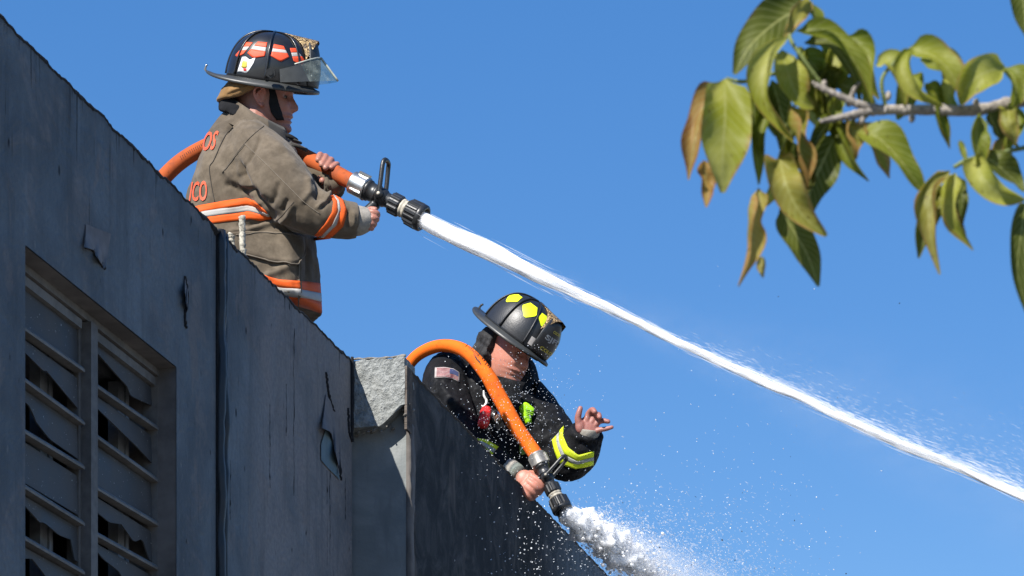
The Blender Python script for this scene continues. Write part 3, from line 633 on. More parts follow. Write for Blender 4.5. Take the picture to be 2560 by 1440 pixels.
def helmet(parent, C, fr, shell, wet_or_shade, sc=1.):
    """traditional ribbed fire helmet with long rear brim; returns the shell object, its BVH and the local-to-world function"""
    f, l, u = fr
    def W(x, y, z): return C+f*(x*sc)+l*(y*sc)+u*(z*sc)
    a, b, h = .162, .132, .172
    def dome(ph, t, off=0.):          # ph 0 = front, t 0 = brim .. 1 = crown
        r = math.cos(t*math.pi/2)**.72; z = h*math.sin(t*math.pi/2)**.95
        c, s = math.cos(ph), math.sin(ph); e = .93
        x = (a+off)*math.copysign(abs(c)**e, c)*r; y = (b+off)*math.copysign(abs(s)**e, s)*r
        return (x, y, z+off*math.sin(t*math.pi/2)-.012*(c > 0)*c*0)
    mb = MB(); nph, nt_ = 64, 24
    mb.loft([[W(*dome(2*math.pi*j/nph, i/nt_*.985)) for j in range(nph)] for i in range(nt_+1)])
    sh = mb.build('helmet', shell, parent); tree = bvh(mb.V, mb.F)
    # ribs: comb from front to back and across
    for ph in (0, 45, 90, 135, 180, 225, 270, 315):
        q = MB(); w_ = .0085 if ph % 90 == 0 else .0062
        pts = [W(*dome(R(ph), t, .0025)) for t in np.linspace(.03, .99, 26)]
        q.tube(pts, [w_*(1-.45*i/25) for i in range(26)], 8, flat=.7); q.build('rib', shell, sh)
    # brim
    def brim_r(ph):
        c, s = math.cos(ph), math.sin(ph)
        fx = .182 if c > 0 else .238; return fx*math.copysign(abs(c)**(.95 if c > 0 else .85), c), .150*s
    nb = 72; rows = []
    for k, (m_, dz) in enumerate(((0, .004), (.25, .003), (.6, .002), (.9, .002), (1, .000), (1.01, -.005), (.95, -.009), (.6, -.008), (.0, -.010))):
        ring = []
        for j in range(nb):
            ph = 2*math.pi*j/nb; c, s = math.cos(ph), math.sin(ph); x0, y0, _ = dome(ph, 0); x0 *= .97; y0 *= .97; x1, y1 = brim_r(ph)
            z = dz-.016*m_**1.5*s*s-.006*m_*(c > 0)*c+.010*max(0, -c)**6*m_**3
            ring.append(W(x0+(x1-x0)*m_, y0+(y1-y0)*m_, z))
        rows.append(ring)
    q = MB(); q.loft(rows, False); q.build('brim', M['brim'], sh)
    # soft liner below the brim
    q = MB(); q.loft([[W(.135*math.cos(t), .112*math.sin(t), z) for t in np.linspace(0, 2*math.pi, 40, False)] for z in (-.002, -.012, -.022)]); q.build('headband', M['blackcloth'], sh)
    # upright front shield
    def shieldpt(uu, v, off=0.):
        hw = float(np.interp(v, [0, .25, .6, .85, 1], [.066, .074, .070, .052, .034])); z = .004+.150*v
        x = .176-.020*v+.010*math.sin(v*math.pi)-.030*abs(uu)**2*(1-.2*v)
        return W(x+off, uu*hw, z)
    q = MB(); U = np.linspace(-1, 1, 15); Vv = np.linspace(0, 1, 15)
    q.loft([[shieldpt(a_, v) for a_ in U]+[shieldpt(a_, v, -.005) for a_ in U[::-1]] for v in Vv]); q.build('front_shield', M['helmet_wet'] if wet_or_shade else M['brim'], sh)
    # bronze wedge that carries the shield
    q = MB(); rows = []
    for k in np.linspace(0, 1, 9):
        base = [dome(R(s_*(10+20*k)), .93-.58*k, .002) for s_ in (1, -1)]
        top = Vector((.012+.146*k, 0, h+.006-.012*k)); hw = .004+.030*k
        rows.append([W(*base[0]), W(top.x, hw, top.z-.008*k), W(top.x, 0, top.z), W(top.x, -hw, top.z-.008*k), W(*base[1])])
    q.loft(rows, False, False); q.build('shield_holder', M['bronze'], sh)
    # rear hook, edge studs
    q = MB(); q.tube([W(-.236, 0, .006), W(-.243, 0, .012), W(-.241, 0, .026), W(-.236, 0, .030)], .0045, 8); q.build('brim_hook', M['chrome'] if not wet_or_shade else M['brim'], sh)
    for ph in (-62, -100, 62, 100):
        x1, y1 = brim_r(R(ph)); q = MB(); q.ball(W(x1*.86, y1*.86, -.006 if abs(ph) > 80 else -.002), .005, 8, 6); q.build('stud', M['chrome'], sh)
    return sh, tree, W, dome, shieldpt

def nozzle(hose, p0, p1, up, sc, coupling='silver', grip=True):
    """playpipe nozzle: coupling, valve body with bail handle, pistol grip, rubber-ringed tip; p0..p1 axis"""
    ax = (p1-p0).normalized(); up = (up-ax*up.dot(ax)).normalized(); sd = ax.cross(up)
    def W(x, y, z): return p0+ax*(x*sc)+up*(y*sc)+sd*(z*sc)
    def lathe(mb, prof, n=28, m=0, ribs=0, rd=0.): 
        rings = []
        for x, r in prof:
            rings.append([W(x, (r+(rd*(1 if (j*ribs//n) % 2 == 0 and (j*ribs*2//n) % 2 == 0 else 0) if ribs else 0))*math.cos(2*math.pi*j/n), (r+(rd*(1 if (j*ribs*2//n) % 2 == 0 else 0) if ribs else 0))*math.sin(2*math.pi*j/n)) for j in range(n)])
        mb.loft(rings, m=m); return mb
    c = MB(); lathe(c, [(-.004, .037), (.0, .041), (.004, .0405), (.05, .0405), (.054, .042), (.06, .042)])
    cp = c.build('coupling', M[coupling], hose)
    for k in range(3):
        a = k*2*math.pi/3+.3; q = MB(); q.box(W(.035, .044*math.cos(a), .044*math.sin(a)), ax, (up*math.cos(a)+sd*math.sin(a)), (sd*math.cos(a)-up*math.sin(a)), .022*sc, .005*sc, .009*sc); q.build('lug', M[coupling], cp, smooth=False)
    b = MB(); lathe(b, [(.06, .036), (.064, .038), (.072, .038), (.074, .034), (.098, .033), (.102, .036), (.108, .036), (.112, .028), (.165, .026), (.185, .027)])
    nz = b.build('nozzle', M['blackplastic'], hose)
    q = MB(); q.ball(W(.125, .0, 0), .03, 16, 10, (ax*.036*sc, up*.034*sc, sd*.038*sc)); q.build('valve', M['blackplastic'], nz)
    for s in (1, -1):
        q = MB(); q.tube([W(.125, .002, s*.030), W(.125, .002, s*.043)], .017*sc, 14); q.build('pivot', M['blackplastic'], nz)
        q = MB(); q.tube([W(.125, .002, s*.042), W(.125, .002, s*.0455)], .0062*sc, 12); q.build('bolt', M['cream'], nz)
    # bail handle
    pts = [(.125, .0, .036), (.108, .045, .037), (.085, .10, .034), (.080, .118, .024), (.080, .122, 0), (.080, .118, -.024), (.085, .10, -.034), (.108, .045, -.037), (.125, .0, -.036)]
    q = MB(); S = spline(pts, 44); q.tube([W(*a) for a in S], [.0085*sc]*len(S), 10); q.build('bail_handle', M['blackplastic'], nz)
    if grip:
        q = MB(); rows = [tuple(a) for a in spline([(.118, -.028, 0), (.118-.010*grip, -.028-.027*grip, 0), (.118-.024*grip, -.028-.057*grip, 0), (.118-.036*grip, -.028-.087*grip, 0), (.118-.040*grip, -.028-.10*grip, 0)], 14)]
        q.tube([W(*a) for a in rows], [.025*sc]*len(rows), 12, flat=.75); q.build('pistol_grip', M['blackplastic'], nz)
    q = MB(); lathe(q, [(.165, .030), (.168, .036), (.205, .036), (.21, .033)], 48, ribs=12, rd=.003); q.build('grip_ring', M['blackplastic'], nz, smooth=False)
    q = MB(); lathe(q, [(.21, .030), (.214, .0335), (.219, .0335), (.222, .031), (.228, .031), (.230, .034), (.236, .034), (.238, .03)]); q.build('scuffed_ring', M['cream'], nz)
    q = MB(); lathe(q, [(.236, .034), (.242, .043), (.285, .045), (.290, .044)], 60, ribs=15, rd=.0045); 
    q.build('bumper', M['blackplastic'], nz, smooth=False)
    q = MB(); n = 40; rings = []
    for x, r in ((.286, .038), (.286, .047), (.292, .049), (.304, .048), (.308, .044), (.308, .036), (.290, .030), (.26, .02)):
        rings.append([W(x, r*math.cos(2*math.pi*j/n), r*math.sin(2*math.pi*j/n)) for j in range(n)])
    q.loft(rings); q.build('bumper_lip', M['blackplastic'], nz)
    return nz, W
def tintcols(V, base, fn=None):
    C = np.tile(np.array(base, float), (len(V), 1))
    return fn(C) if fn else C
def put_text(name, s, tree, quad, mat, parent, bold=.02, off=.006, Y=11., n=0, edge=None):
    """lettering sewn or printed on a surface; quad = lower-left, lower-right, upper-right, upper-left as seen from the front"""
    T, Fc = textmesh(s, bold); q = [np.array(c, float) for c in quad]
    V = [hit(tree, *((q[0]*(1-a)+q[1]*a)*(1-b_)+(q[3]*(1-a)+q[2]*a)*b_), off, False, Y) for a, b_ in T]
    return obj(name, V, Fc, mat, parent, False)
# ------------------------------------------------------------------ person in khaki coat, aiming the jet
Y1 = 11.15; k1 = Y1/F
p1 = thing('person', 'firefighter in brown coat with orange bands standing on the roof aiming a hose', 'person', Vector((P(640, 700, Y1).x, Y1, 4.05)))
SEC = [(-1, 0), (-.97, -.35), (-.82, -.70), (-.5, -.93), (-.05, -1.0), (.40, -.99), (.69, -.95), (.80, -.62), (.92, -.25), (1, 0.1), (.96, .35), (.82, .70), (.5, .93), (0, 1), (-.5, .93), (-.82, .72), (-.97, .37)]
def ring_px(y, xl, xr, Y, ry, sec=SEC, zt=0., drop=0., shear=0.):
    c = P((xl+xr)/2, y, Y); hx = (xr-xl)/2*Y/F; S = spline(list(sec)+[sec[0]], 48)[:-1]
    return [c+Vector((a[0]*hx, a[1]*ry, zt*a[0]-drop*abs(a[1])**1.4*ry+shear*a[1]*ry)) for a in S]
mb = MB()
sl_ = [(282, 600, 672, .085), (288, 584, 688, .12), (302, 558, 704, .17), (325, 532, 720, .205), (360, 514, 737, .22), (400, 502, 748, .222), (450, 484, 766, .222), (500, 468, 775, .22), (560, 458, 783, .22), (620, 456, 790, .222), (700, 458, 798, .226), (778, 460, 803, .23)]
S = spline(sl_, 44); mb.loft([ring_px(a[0], a[1], a[2], Y1, a[3], drop=.55*max(0, min(1, (420-a[0])/150)), shear=.30*max(0, min(1, (480-a[0])/180)), zt=-.034*max(0, min(1, (380-a[0])/90))) for a in S])
# near (right) sleeve and far (left) sleeve
smoothtube(mb, [(612, 350, Y1-.10, 62), (652, 404, Y1-.165, 76), (700, 460, Y1-.225, 80), (750, 510, Y1-.26, 69), (800, 535, Y1-.275, 56), (850, 547, Y1-.26, 48), (893, 551, Y1-.25, 43)], 34, 22)
smoothtube(mb, [(640, 350, Y1+.14, 60), (700, 410, Y1+.20, 62), (760, 450, Y1+.14, 52), (800, 462, Y1+.06, 42), (838, 466, Y1-.0, 33)], 26, 18)
CV, CF = remesh(mb.V, mb.F, .0052, 6)
folds = [([(655, 335), (640, 370), (612, 420), (597, 450)], 7, -.006), ([(595, 395), (610, 440), (640, 490), (668, 520), (690, 548)], 9, -.016), ([(610, 400), (640, 455), (672, 495)], 14, .010),
         ([(560, 455), (600, 475), (650, 478)], 12, -.010), ([(555, 420), (580, 450), (640, 470)], 12, .009), ([(700, 450), (690, 490), (675, 515)], 12, -.008), ([(735, 505), (720, 540), (700, 560)], 13, .010), ([(720, 495), (705, 530)], 10, -.008),
         ([(790, 430), (800, 470), (790, 500)], 12, -.014), ([(815, 450), (825, 480), (815, 505), (790, 520)], 9, .012), ([(770, 440), (775, 480), (750, 510)], 12, .009), ([(825, 500), (800, 520)], 8, -.010),
         ([(850, 525), (845, 570)], 8, -.006), ([(870, 522), (868, 575)], 7, -.008), ([(885, 530), (884, 570)], 6, .005),
         ([(590, 565), (640, 560), (690, 545)], 12, -.010), ([(560, 580), (620, 575), (660, 560), (700, 550)], 11, .010), ([(690, 560), (730, 580), (760, 590)], 10, -.010), ([(640, 700), (690, 680), (735, 660)], 16, .010), ([(655, 730), (720, 720)], 14, -.008),
         ([(745, 590), (747, 640), (748, 700), (745, 770)], 7, .010), ([(765, 600), (770, 660), (768, 720)], 8, -.008), ([(790, 640), (796, 700)], 8, .006), ([(560, 330), (600, 300), (640, 288)], 9, -.006), ([(585, 300), (560, 345), (540, 400)], 10, -.005),
         ([(520, 370), (512, 420), (500, 450)], 14, .006), ([(640, 330), (700, 370), (745, 420)], 22, .008), ([(560, 520), (620, 505), (660, 508)], 10, .006)]
CV = wrinkle(CV, CF, [(a, b*.62, c*1.3) for a, b, c in folds], (.0050, 8.))
coat = obj('coat', CV, CF, M['khaki'], p1); T1 = bvh(CV, CF)
# trousers and boots (mostly behind the parapet)
q = MB()
for dy in (-.11, .11): q.tube([P(640, 760, Y1+dy), P(640, 880, Y1+dy), P(642, 1080, Y1+dy), P(642, 1290, Y1+dy)], [.135, .115, .10, .095], 18)
q.tube([P(645, 700, Y1), P(650, 790, Y1)], [.17, .15], 18)
V_, F_ = remesh(q.V, q.F, .012, 3); obj('trousers', V_, F_, M['khakidark'], p1)
for dy in (-.11, .11):
    q = MB(); zb0 = 4.052; cx = P(645, 700, Y1).x
    q.loft([[Vector((cx+x, Y1+dy+y*w_, zb0+z)) for x, y in ((-.10, 0), (-.08, -.045), (.05, -.05), (.17, -.045), (.20, 0), (.17, .045), (.05, .05), (-.08, .045))] for z, w_ in ((0, 1), (.03, 1), (.06, .9))]+[[Vector((cx-.01+.09*math.cos(a), Y1+dy+.06*math.sin(a), zb0+z)) for a in (math.pi, math.pi*1.25, math.pi*1.5, math.pi*1.75, 0, .25*math.pi, .5*math.pi, .75*math.pi)] for z in (.12, .24)]); q.build('boot', M['blackplastic'], p1)
# body: head, neck, arms, hands, legs as one skin
C1 = P(664, 250, Y1); fr1 = frame((.985, -.04, -.05), (.05, -.22, 1))
bmB = MB(); HW1 = head_parts(bmB, C1, fr1, 1.16, 1.10, .99)
bmB.tube([P(650, 262, Y1), P(642, 300, Y1), P(632, 340, Y1), P(630, 420, Y1), P(632, 600, Y1), P(640, 760, Y1)], [.066, .066, .09, .12, .12, .11], 16)
for dy in (-.1, .1): bmB.tube([P(640, 740, Y1+dy), P(640, 900, Y1+dy), P(642, 1290, Y1+dy)], [.08, .07, .05], 12)
smoothtube(bmB, [(640, 380, Y1-.1, 30), (705, 455, Y1-.235, 32), (800, 535, Y1-.275, 26), (893, 551, Y1-.25, 22), (918, 550, Y1-.24, 21)], 20, 12)
smoothtube(bmB, [(650, 380, Y1+.1, 30), (700, 410, Y1+.20, 32), (760, 450, Y1+.14, 26), (830, 466, Y1+.0, 20), (838, 450, Y1+.02, 20)], 20, 12)
# right hand on the pistol grip: palm, then index .. little finger curled round it and the thumb behind
yh = Y1-.235
bmB.ball(P(921, 548, yh), .03, 14, 10, (Vector((.020, 0, -.004)), Vector((0, .022, 0)), Vector((.006, 0, .042))))
hand_fingers(bmB, [[(916, 532, yh-.015, 8), (930, 530, yh-.030, 8.4), (942, 534, yh-.026, 8.2), (944, 539, yh-.006, 7.6)], [(916, 545, yh-.018, 8), (930, 545, yh-.034, 8.4), (941, 547, yh-.024, 8), (941, 550, yh-.004, 7.4)],
                   [(914, 556, yh-.016, 7.6), (926, 558, yh-.030, 7.8), (936, 560, yh-.020, 7.4), (934, 563, yh-.002, 6.8)], [(912, 566, yh-.012, 6.8), (922, 569, yh-.022, 6.8), (930, 571, yh-.012, 6.4), (928, 572, yh+.002, 6)],
                   [(914, 532, yh+.022, 8), (926, 524, yh+.030, 8), (938, 524, yh+.022, 7.2)]])
# left hand over the hose, fingers coming over the top towards us
yf = Y1-.02
bmB.ball(P(826, 430, yf+.06), .03, 14, 10, (Vector((.045, 0, -.018)), Vector((0, .016, .008)), Vector((.012, .01, .038))))
hand_fingers(bmB, [[(800, 398, yf+.055, 8.4), (801, 388, yf+.028, 8.6), (799, 390, yf-.008, 8.4), (795, 400, yf-.030, 7.6)], [(814, 402, yf+.055, 8.6), (814, 392, yf+.028, 8.8), (811, 400, yf-.012, 8.6), (804, 412, yf-.034, 7.8)],
                   [(829, 409, yf+.055, 8.4), (828, 400, yf+.028, 8.6), (822, 408, yf-.012, 8.4), (814, 420, yf-.034, 7.6)], [(842, 418, yf+.055, 7.4), (843, 411, yf+.028, 7.6), (838, 414, yf-.008, 7.4), (829, 419, yf-.028, 6.8)],
                   [(806, 440, yf+.06, 9), (800, 446, yf+.03, 8.6), (806, 452, yf-.01, 8)]])
BV, BF = remesh(bmB.V, bmB.F, .0034, 2)
def headtint(V, C, fr, sx, sy, sz, base, shade_beard=.5):
    f, l, u = fr; D = V-np.array(C); x = D@np.array(f)/sx; y = D@np.array(l)/sy; z = D@np.array(u)/sz
    col = np.tile(np.array(base+(1,)), (len(V), 1)); inh = (np.abs(x) < .14) & (np.abs(y) < .11) & (z > -.15)
    def blend(mask, c): col[:, :3] = col[:, :3]*(1-mask[:, None])+np.array(c)*mask[:, None]
    blend(inh*np.exp(-(y/.027)**2-((z+.066)/.010)**2)*(x > .06)*.75, (.30, .085, .07))                      # lips
    blend(inh*np.clip((-z-.045)/.03, 0, 1)*np.clip((x+.01)/.04, 0, 1)*.42*shade_beard, (.10, .06, .05))        # beard shadow
    blend(inh*np.exp(-((np.abs(y)-.032)/.017)**2-((z-.040)/.0052)**2)*(x > .05)*.95, (.025, .016, .012))       # brows
    blend(inh*np.exp(-((np.abs(y)-.031)/.013)**2-((z-.0135)/.0030)**2)*(x > .045)*.85, (.03, .018, .015))      # lashes
    blend(inh*np.clip((-x-.012)/.03, 0, 1)*np.clip((z+.035)/.02, 0, 1)*.5*(np.abs(y) < .079), (.16, .10, .075)) # cropped hair
    blend(inh*(np.abs(y) > .078)*.35, (.62, .22, .16))                                                        # ears
    return col
body1 = obj('body', BV, BF, M['skin'], p1, cols=headtint(BV, C1, fr1, 1.16, 1.10, .99, (.36, .16, .115), .8))
for s in (1, -1):
    q = MB(); q.ball(HW1(.0605, s*.031, .0085), .0098, 12, 8); e = q.build('eye', M['eyewhite'], p1); q = MB(); q.ball(HW1(.0690, s*.029, .0080), .0046, 10, 6); q.build('iris', M['dark'], e)
# ------------------------------------------------------------------ helmet
frh = frame((math.cos(R(9)), -.02, -math.sin(R(9))), (math.sin(R(9)), -.33, math.cos(R(9))))
h1, HT, HWf, hdome, hshield = helmet(p1, P(676, 207, Y1), frh, M['helmet'], False, 1.02)
def pent(top, bot, parent=h1, mats=('red_sticker', 'white_sticker', 'red_sticker'), tree=HT, cuts=(.36, .66), nm='reflective_sticker', Y=Y1):
    Tp, Bt = resample(top, 12), resample(bot, 12); e = [0, cuts[0], cuts[1], 1]; par = None
    for k in range(3):
        L_ = [Tp]+[resample([np.array(top[0])*(1-c)+np.array(bot[0])*c, np.array(top[-1])*(1-c)+np.array(bot[-1])*c], 12) for c in cuts]+[Bt]
        a, b_ = L_[k], L_[k+1]; m = MB(); patch(m, tree, a, b_, 12, 4, .0022, rim=True, Y=Y); o = m.build(nm if k == 0 else 'sticker_band', M[mats[k]], parent if k == 0 else h1, smooth=True)
pent([(617, 106), (632, 107)], [(589, 139), (594, 143), (609, 135)])
pent([(645, 105), (668, 107)], [(619, 133), (633, 146), (662, 141)])
pent([(685, 111), (709, 116)], [(677, 140), (702, 155), (723, 143)])
pent([(725, 121), (738, 121)], [(734, 153), (752, 166), (762, 152)])
# white figure sticker on the side of the shell (plain pale shape with a touch of yellow and red)
m = MB(); patch(m, HT, [(606, 143), (615, 142), (625, 150), (640, 143)], [(594, 180), (605, 180), (615, 184), (622, 178), (634, 158)], 12, 6, .002, Y=Y1); m.build('side_sticker', M['white'], h1)
m = MB(); patch(m, HT, [(608, 152), (618, 154)], [(604, 168), (612, 171), (618, 168)], 6, 4, .0032, Y=Y1); m.build('side_sticker_print', M['gold_ink'], h1)
m = MB(); patch(m, HT, [(609, 171), (617, 171)], [(610, 177), (617, 178)], 4, 3, .0032, Y=Y1); m.build('side_sticker_print', M['red'], h1)
# face shield turned up, with its side plates and knob
def vis(s, v):        # s -1..1 across, v 0 upper edge .. 1 free edge
    ph = s*R(82); up_ = (.030+.142*math.cos(ph)**.8, .150*math.sin(ph), .045+.065*math.cos(ph)); lo = (.030+.214*math.cos(ph)**.8, .158*math.sin(ph), .000+.040*math.cos(ph))
    return HWf(*[a*(1-v)+b_*v for a, b_ in zip(up_, lo)])
m = MB(); rows = [[vis(s, v) for s in np.linspace(-.80, .80, 31)] for v in np.linspace(0, 1, 8)]; m.loft(rows, False, False); m.build('face_shield', M['visor'], h1)
m = MB(); m.tube([vis(s, 0.) for s in np.linspace(-.8, .8, 31)], .0028, 7); m.build('face_shield_rim', M['visor_edge'], h1)
m = MB(); m.tube([vis(0, v)+fr1[0]*.001 for v in np.linspace(0, 1, 8)], .0045, 8); m.build('face_shield_fold', M['visor_edge'], h1)
for s in (1, -1):
    m = MB(); m.loft([[vis(s*t, v)+fr1[1]*(s*.004) for t in np.linspace(.70, 1.04, 8)] for v in np.linspace(.08, 1.0, 6)], False, False); m.loft([[vis(s*t, v)-fr1[1]*(s*.001) for t in np.linspace(.70, 1.04, 8)] for v in np.linspace(.08, 1.0, 6)], False, False); m.build('visor_bracket', M['brim'], h1)
    c = HWf(.022, s*.160, .030); m = MB(); m.tube([c, c+frh[1]*(s*.010)], .019, 6); m.tube([c+frh[1]*(s*.010), c+frh[1]*(s*.014)], .009, 12); m.build('knob', M['blackplastic'], h1, smooth=False)
# chin strap
m = MB(); pts = [(677, 212), (682, 235), (684, 258), (690, 280), (700, 300)]; wd = [8, 8, 12, 13, 9]
for s in (0,):
    A_ = [(x-w_, y) for (x, y), w_ in zip(pts, wd)]; B_ = [(x+w_, y) for (x, y), w_ in zip(pts, wd)]
    patch(m, bvh(BV, BF), A_, B_, 16, 4, .006, Y=Y1-.09)
m.build('chin_strap', M['blackcloth'], h1)
# ------------------------------------------------------------------ hood, collar
mb = MB(); rows = []
for k, (y, xl, xr, ry) in enumerate([(196, 580, 674, .112), (208, 570, 672, .116), (221, 556, 662, .114), (232, 546, 644, .106), (242, 540, 622, .090), (249, 546, 600, .06)]): rows.append(ring_px(y, xl, xr, Y1, ry, zt=.012 if k > 2 else 0, shear=.36))
mb.loft(rows); V_, F_ = remesh(mb.V, mb.F, .005, 4); V_ = wrinkle(V_, F_, [([(560, 240), (600, 225), (655, 215)], 4, -.006), ([(552, 244), (590, 238), (640, 226)], 4, .005), ([(575, 218), (620, 212)], 4, -.005), ([(590, 246), (640, 232)], 3, -.004)], (.003, 16)); obj('hood', V_, F_, M['tan'], p1)
mb = MB(); rows = []
for k, (y, xl, xr, ry) in enumerate([(250, 562, 626, .070), (260, 550, 640, .088), (275, 547, 660, .10), (295, 548, 680, .11)]): rows.append(ring_px(y, xl, xr, Y1, ry, zt=-.03, shear=.36))
mb.loft(rows); V_, F_ = remesh(mb.V, mb.F, .006, 4); V_ = wrinkle(V_, F_, [([(560, 250), (600, 258), (640, 280)], 4, -.006)], (.004, 14)); obj('neck_guard', V_, F_, M['blackcloth'], p1)
# standing collar, higher at the back, lower and dark at the throat
def collar(parent, C, ax_f, ax_l, ax_u, rows_, mat, nm, a0=0, a1=360, thick=.008):
    mb = MB(); n = 56; out = []
    for (z, rf, rb, rl, tilt) in rows_:
        r_ = []
        for j in range(n+1):
            a = R(a0+(a1-a0)*j/n); c, s = math.cos(a), math.sin(a); rr = rf if c > 0 else rb
            r_.append(C+ax_f*(rr*c)+ax_l*(rl*s)+ax_u*(z+tilt*c+.004*noise.noise(Vector((a*2, z*20, 1)))))
        out.append(r_)
    inn = [[v-(v-C-ax_u*((v-C).dot(ax_u))).normalized()*thick for v in r_] for r_ in out[::-1]]
    mb.loft(out+inn+[out[0]], False, False); return mb.build(nm, mat, parent)
collar(p1, P(640, 318, Y1), Vector((1, 0, 0)), Vector((0, 1, .30)), Vector((0, 0, 1)), [(-.03, .130, .125, .160, -.055), (.005, .122, .110, .138, -.056), (.034, .112, .094, .120, -.056), (.050, .106, .086, .110, -.056)], M['khaki'], 'collar', 58, 302)
collar(p1, P(640, 318, Y1), Vector((1, 0, 0)), Vector((0, 1, .30)), Vector((0, 0, 1)), [(-.045, .132, .125, .155, -.052), (.0, .126, .112, .142, -.052), (.034, .116, .094, .124, -.050), (.046, .112, .086, .114, -.050)], M['khakidark'], 'collar_lining', -62, 62)
# storm flap and clip at the chest
for (x0, y0, x1, y1, r_, m_) in ((722, 345, 752, 358, 6, 'khakidark'), (730, 360, 766, 375, 8, 'khakidark'), (718, 338, 740, 350, 9, 'blackcloth')):
    q = MB(); q.tube([P(x0, y0, Y1-.10), P((x0+x1)/2, (y0+y1)/2-1, Y1-.11), P(x1, y1, Y1-.09)], r_*k1, 8, flat=.6); q.build('storm_flap', M[m_], p1)
# ------------------------------------------------------------------ reflective bands
def band(nm, top, bot, tree, parent, mo, ms, cuts=(.34, .64), nu=40, back=False, Y=Y1, off=.004):
    Tp, Bt = resample(top, nu), resample(bot, nu); e = [0, cuts[0], cuts[1], 1]; par = None
    for k in range(3):
        a = Tp*(1-e[k])+Bt*e[k]; b_ = Tp*(1-e[k+1])+Bt*e[k+1]; m = MB(); patch(m, tree, a, b_, nu, 3, off+(.001 if k == 1 else 0), Y=Y)
        if back: patch(m, tree, a, b_, nu, 2, off+(.001 if k == 1 else 0), back=True, Y=Y)
        o = m.build(nm if k == 0 else ('silver_strip' if k == 1 else 'lower_strip'), M[ms if k == 1 else mo], parent if par is None else par, smooth=True)
        par = par or o
band('reflective_band', [(462, 526), (500, 514), (560, 503), (616, 495), (636, 502), (664, 527)], [(462, 572), (520, 560), (580, 553), (625, 548), (650, 552), (680, 547)], T1, p1, 'orange_band', 'silver_band', back=True)
band('reflective_band', [(462, 668), (560, 672), (640, 681), (700, 700), (745, 702), (775, 706), (799, 708)], [(462, 730), (560, 738), (640, 750), (690, 752), (745, 764), (775, 772), (803, 782)], T1, p1, 'orange_band', 'silver_band', back=True)
band('reflective_band', [(826, 489), (833, 505), (830, 530), (812, 560), (787, 588)], [(840, 487), (858, 502), (866, 525), (858, 565), (822, 598)], T1, p1, 'orange_band', 'silver_band', cuts=(.38, .58), nu=26)
# ------------------------------------------------------------------ lettering on the back
put_text('back_lettering', 'OS', T1, [(505, 380), (536, 375), (549, 329), (516, 331)], M['orange_letter'], p1, .015, .004, Y1)
put_text('back_lettering', 'ICO', T1, [(474, 504), (518, 503), (519, 452), (482, 455)], M['orange_letter'], p1, .015, .004, Y1)
# ------------------------------------------------------------------ seams, pocket flap
for nm, pts, r_, m_ in (('seam', [(612, 360), (660, 405), (700, 445), (760, 505), (800, 535)], .0013, 'thread'), ('seam', [(660, 315), (620, 350), (580, 400), (556, 432)], .0012, 'threaddark'), ('seam', [(612, 362), (585, 395), (562, 425)], .0016, 'thread'),
                        ('seam', [(582, 318), (560, 345), (535, 400), (524, 420), (530, 470), (537, 505)], .0015, 'threaddark'), ('seam', [(735, 505), (705, 540), (690, 552)], .0010, 'threaddark')):
    surfline(T1, pts, r_, .001, Y=Y1).build(nm, M[m_], p1)
m = MB(); patch(m, T1, [(576, 580), (620, 577), (690, 581), (757, 593)], [(576, 632), (616, 638), (680, 655), (735, 662), (748, 655), (757, 625)], 26, 8, .011, Y=Y1); pk = m.build('pocket_flap', M['khaki'], p1)
surfline(T1, [(612, 638), (680, 655), (735, 662), (748, 655)], .0026, .011, Y=Y1).build('stitching', M['thread'], pk)
surfline(T1, [(590, 583), (690, 585), (755, 597)], .0016, .012, Y=Y1).build('stitching', M['thread'], pk)
surfline(T1, [(756, 596), (757, 630), (748, 657)], .0016, .012, Y=Y1).build('stitching', M['thread'], pk)
surfline(T1, [(747, 600), (748, 660), (747, 720), (746, 770)], .0022, .002, Y=Y1).build('front_edge', M['thread'], p1)
# wristlets
q = MB(); smoothtube(q, [(888, 552, Y1-.25, 37), (900, 551, Y1-.248, 36), (915, 549, Y1-.243, 31), (922, 548, Y1-.24, 27)], 14, 18); q.build('wristlet', M['wristlet'], p1)
q = MB(); smoothtube(q, [(820, 466, Y1+.0, 24), (838, 464, Y1-.0, 22), (842, 456, Y1+.02, 20)], 8, 16); q.build('wristlet', M['khaki'], p1)
# ------------------------------------------------------------------ hose and nozzle
hz1 = thing('fire_hose', 'faded orange fire hose over the shoulder of the firefighter in brown, spraying a long jet', 'fire hose', P(300, 700, Y1+.25), 'hoses on the roof')
HP = spline([(240, 760, Y1+.30, 19.5), (330, 560, Y1+.30, 19.5), (415, 438, Y1+.28, 19.5), (500, 374, Y1+.25, 19.5), (590, 345, Y1+.24, 19.5), (690, 355, Y1+.19, 19.5), (770, 396, Y1+.07, 19.5), (830, 428, Y1-.01, 19.5), (896, 464, Y1-.062, 19.5)], 80)
def hose_tube(HPs, mat, par, n=20):
    q = MB(); C = [P(a[0], a[1], a[2]) for a in HPs]; L = np.r_[0, np.cumsum([(C[i+1]-C[i]).length for i in range(len(C)-1)])]
    q.tube(C, [a[3]*a[2]/F*(1+.035*noise.noise(Vector((L[i]*9, 2, 5)))) for i, a in enumerate(HPs)], n, flat=[1+.05*noise.noise(Vector((L[i]*6, 8, 1))) for i in range(len(C))])
    uv = [(L[i], j/n) for i in range(len(C)) for j in range(n)]; obj('hose_jacket', q.V, q.F, M[mat], par, uv=uv); return q
q = hose_tube(HP, 'hose1', hz1)
TH1 = bvh(q.V, q.F); K = MB()
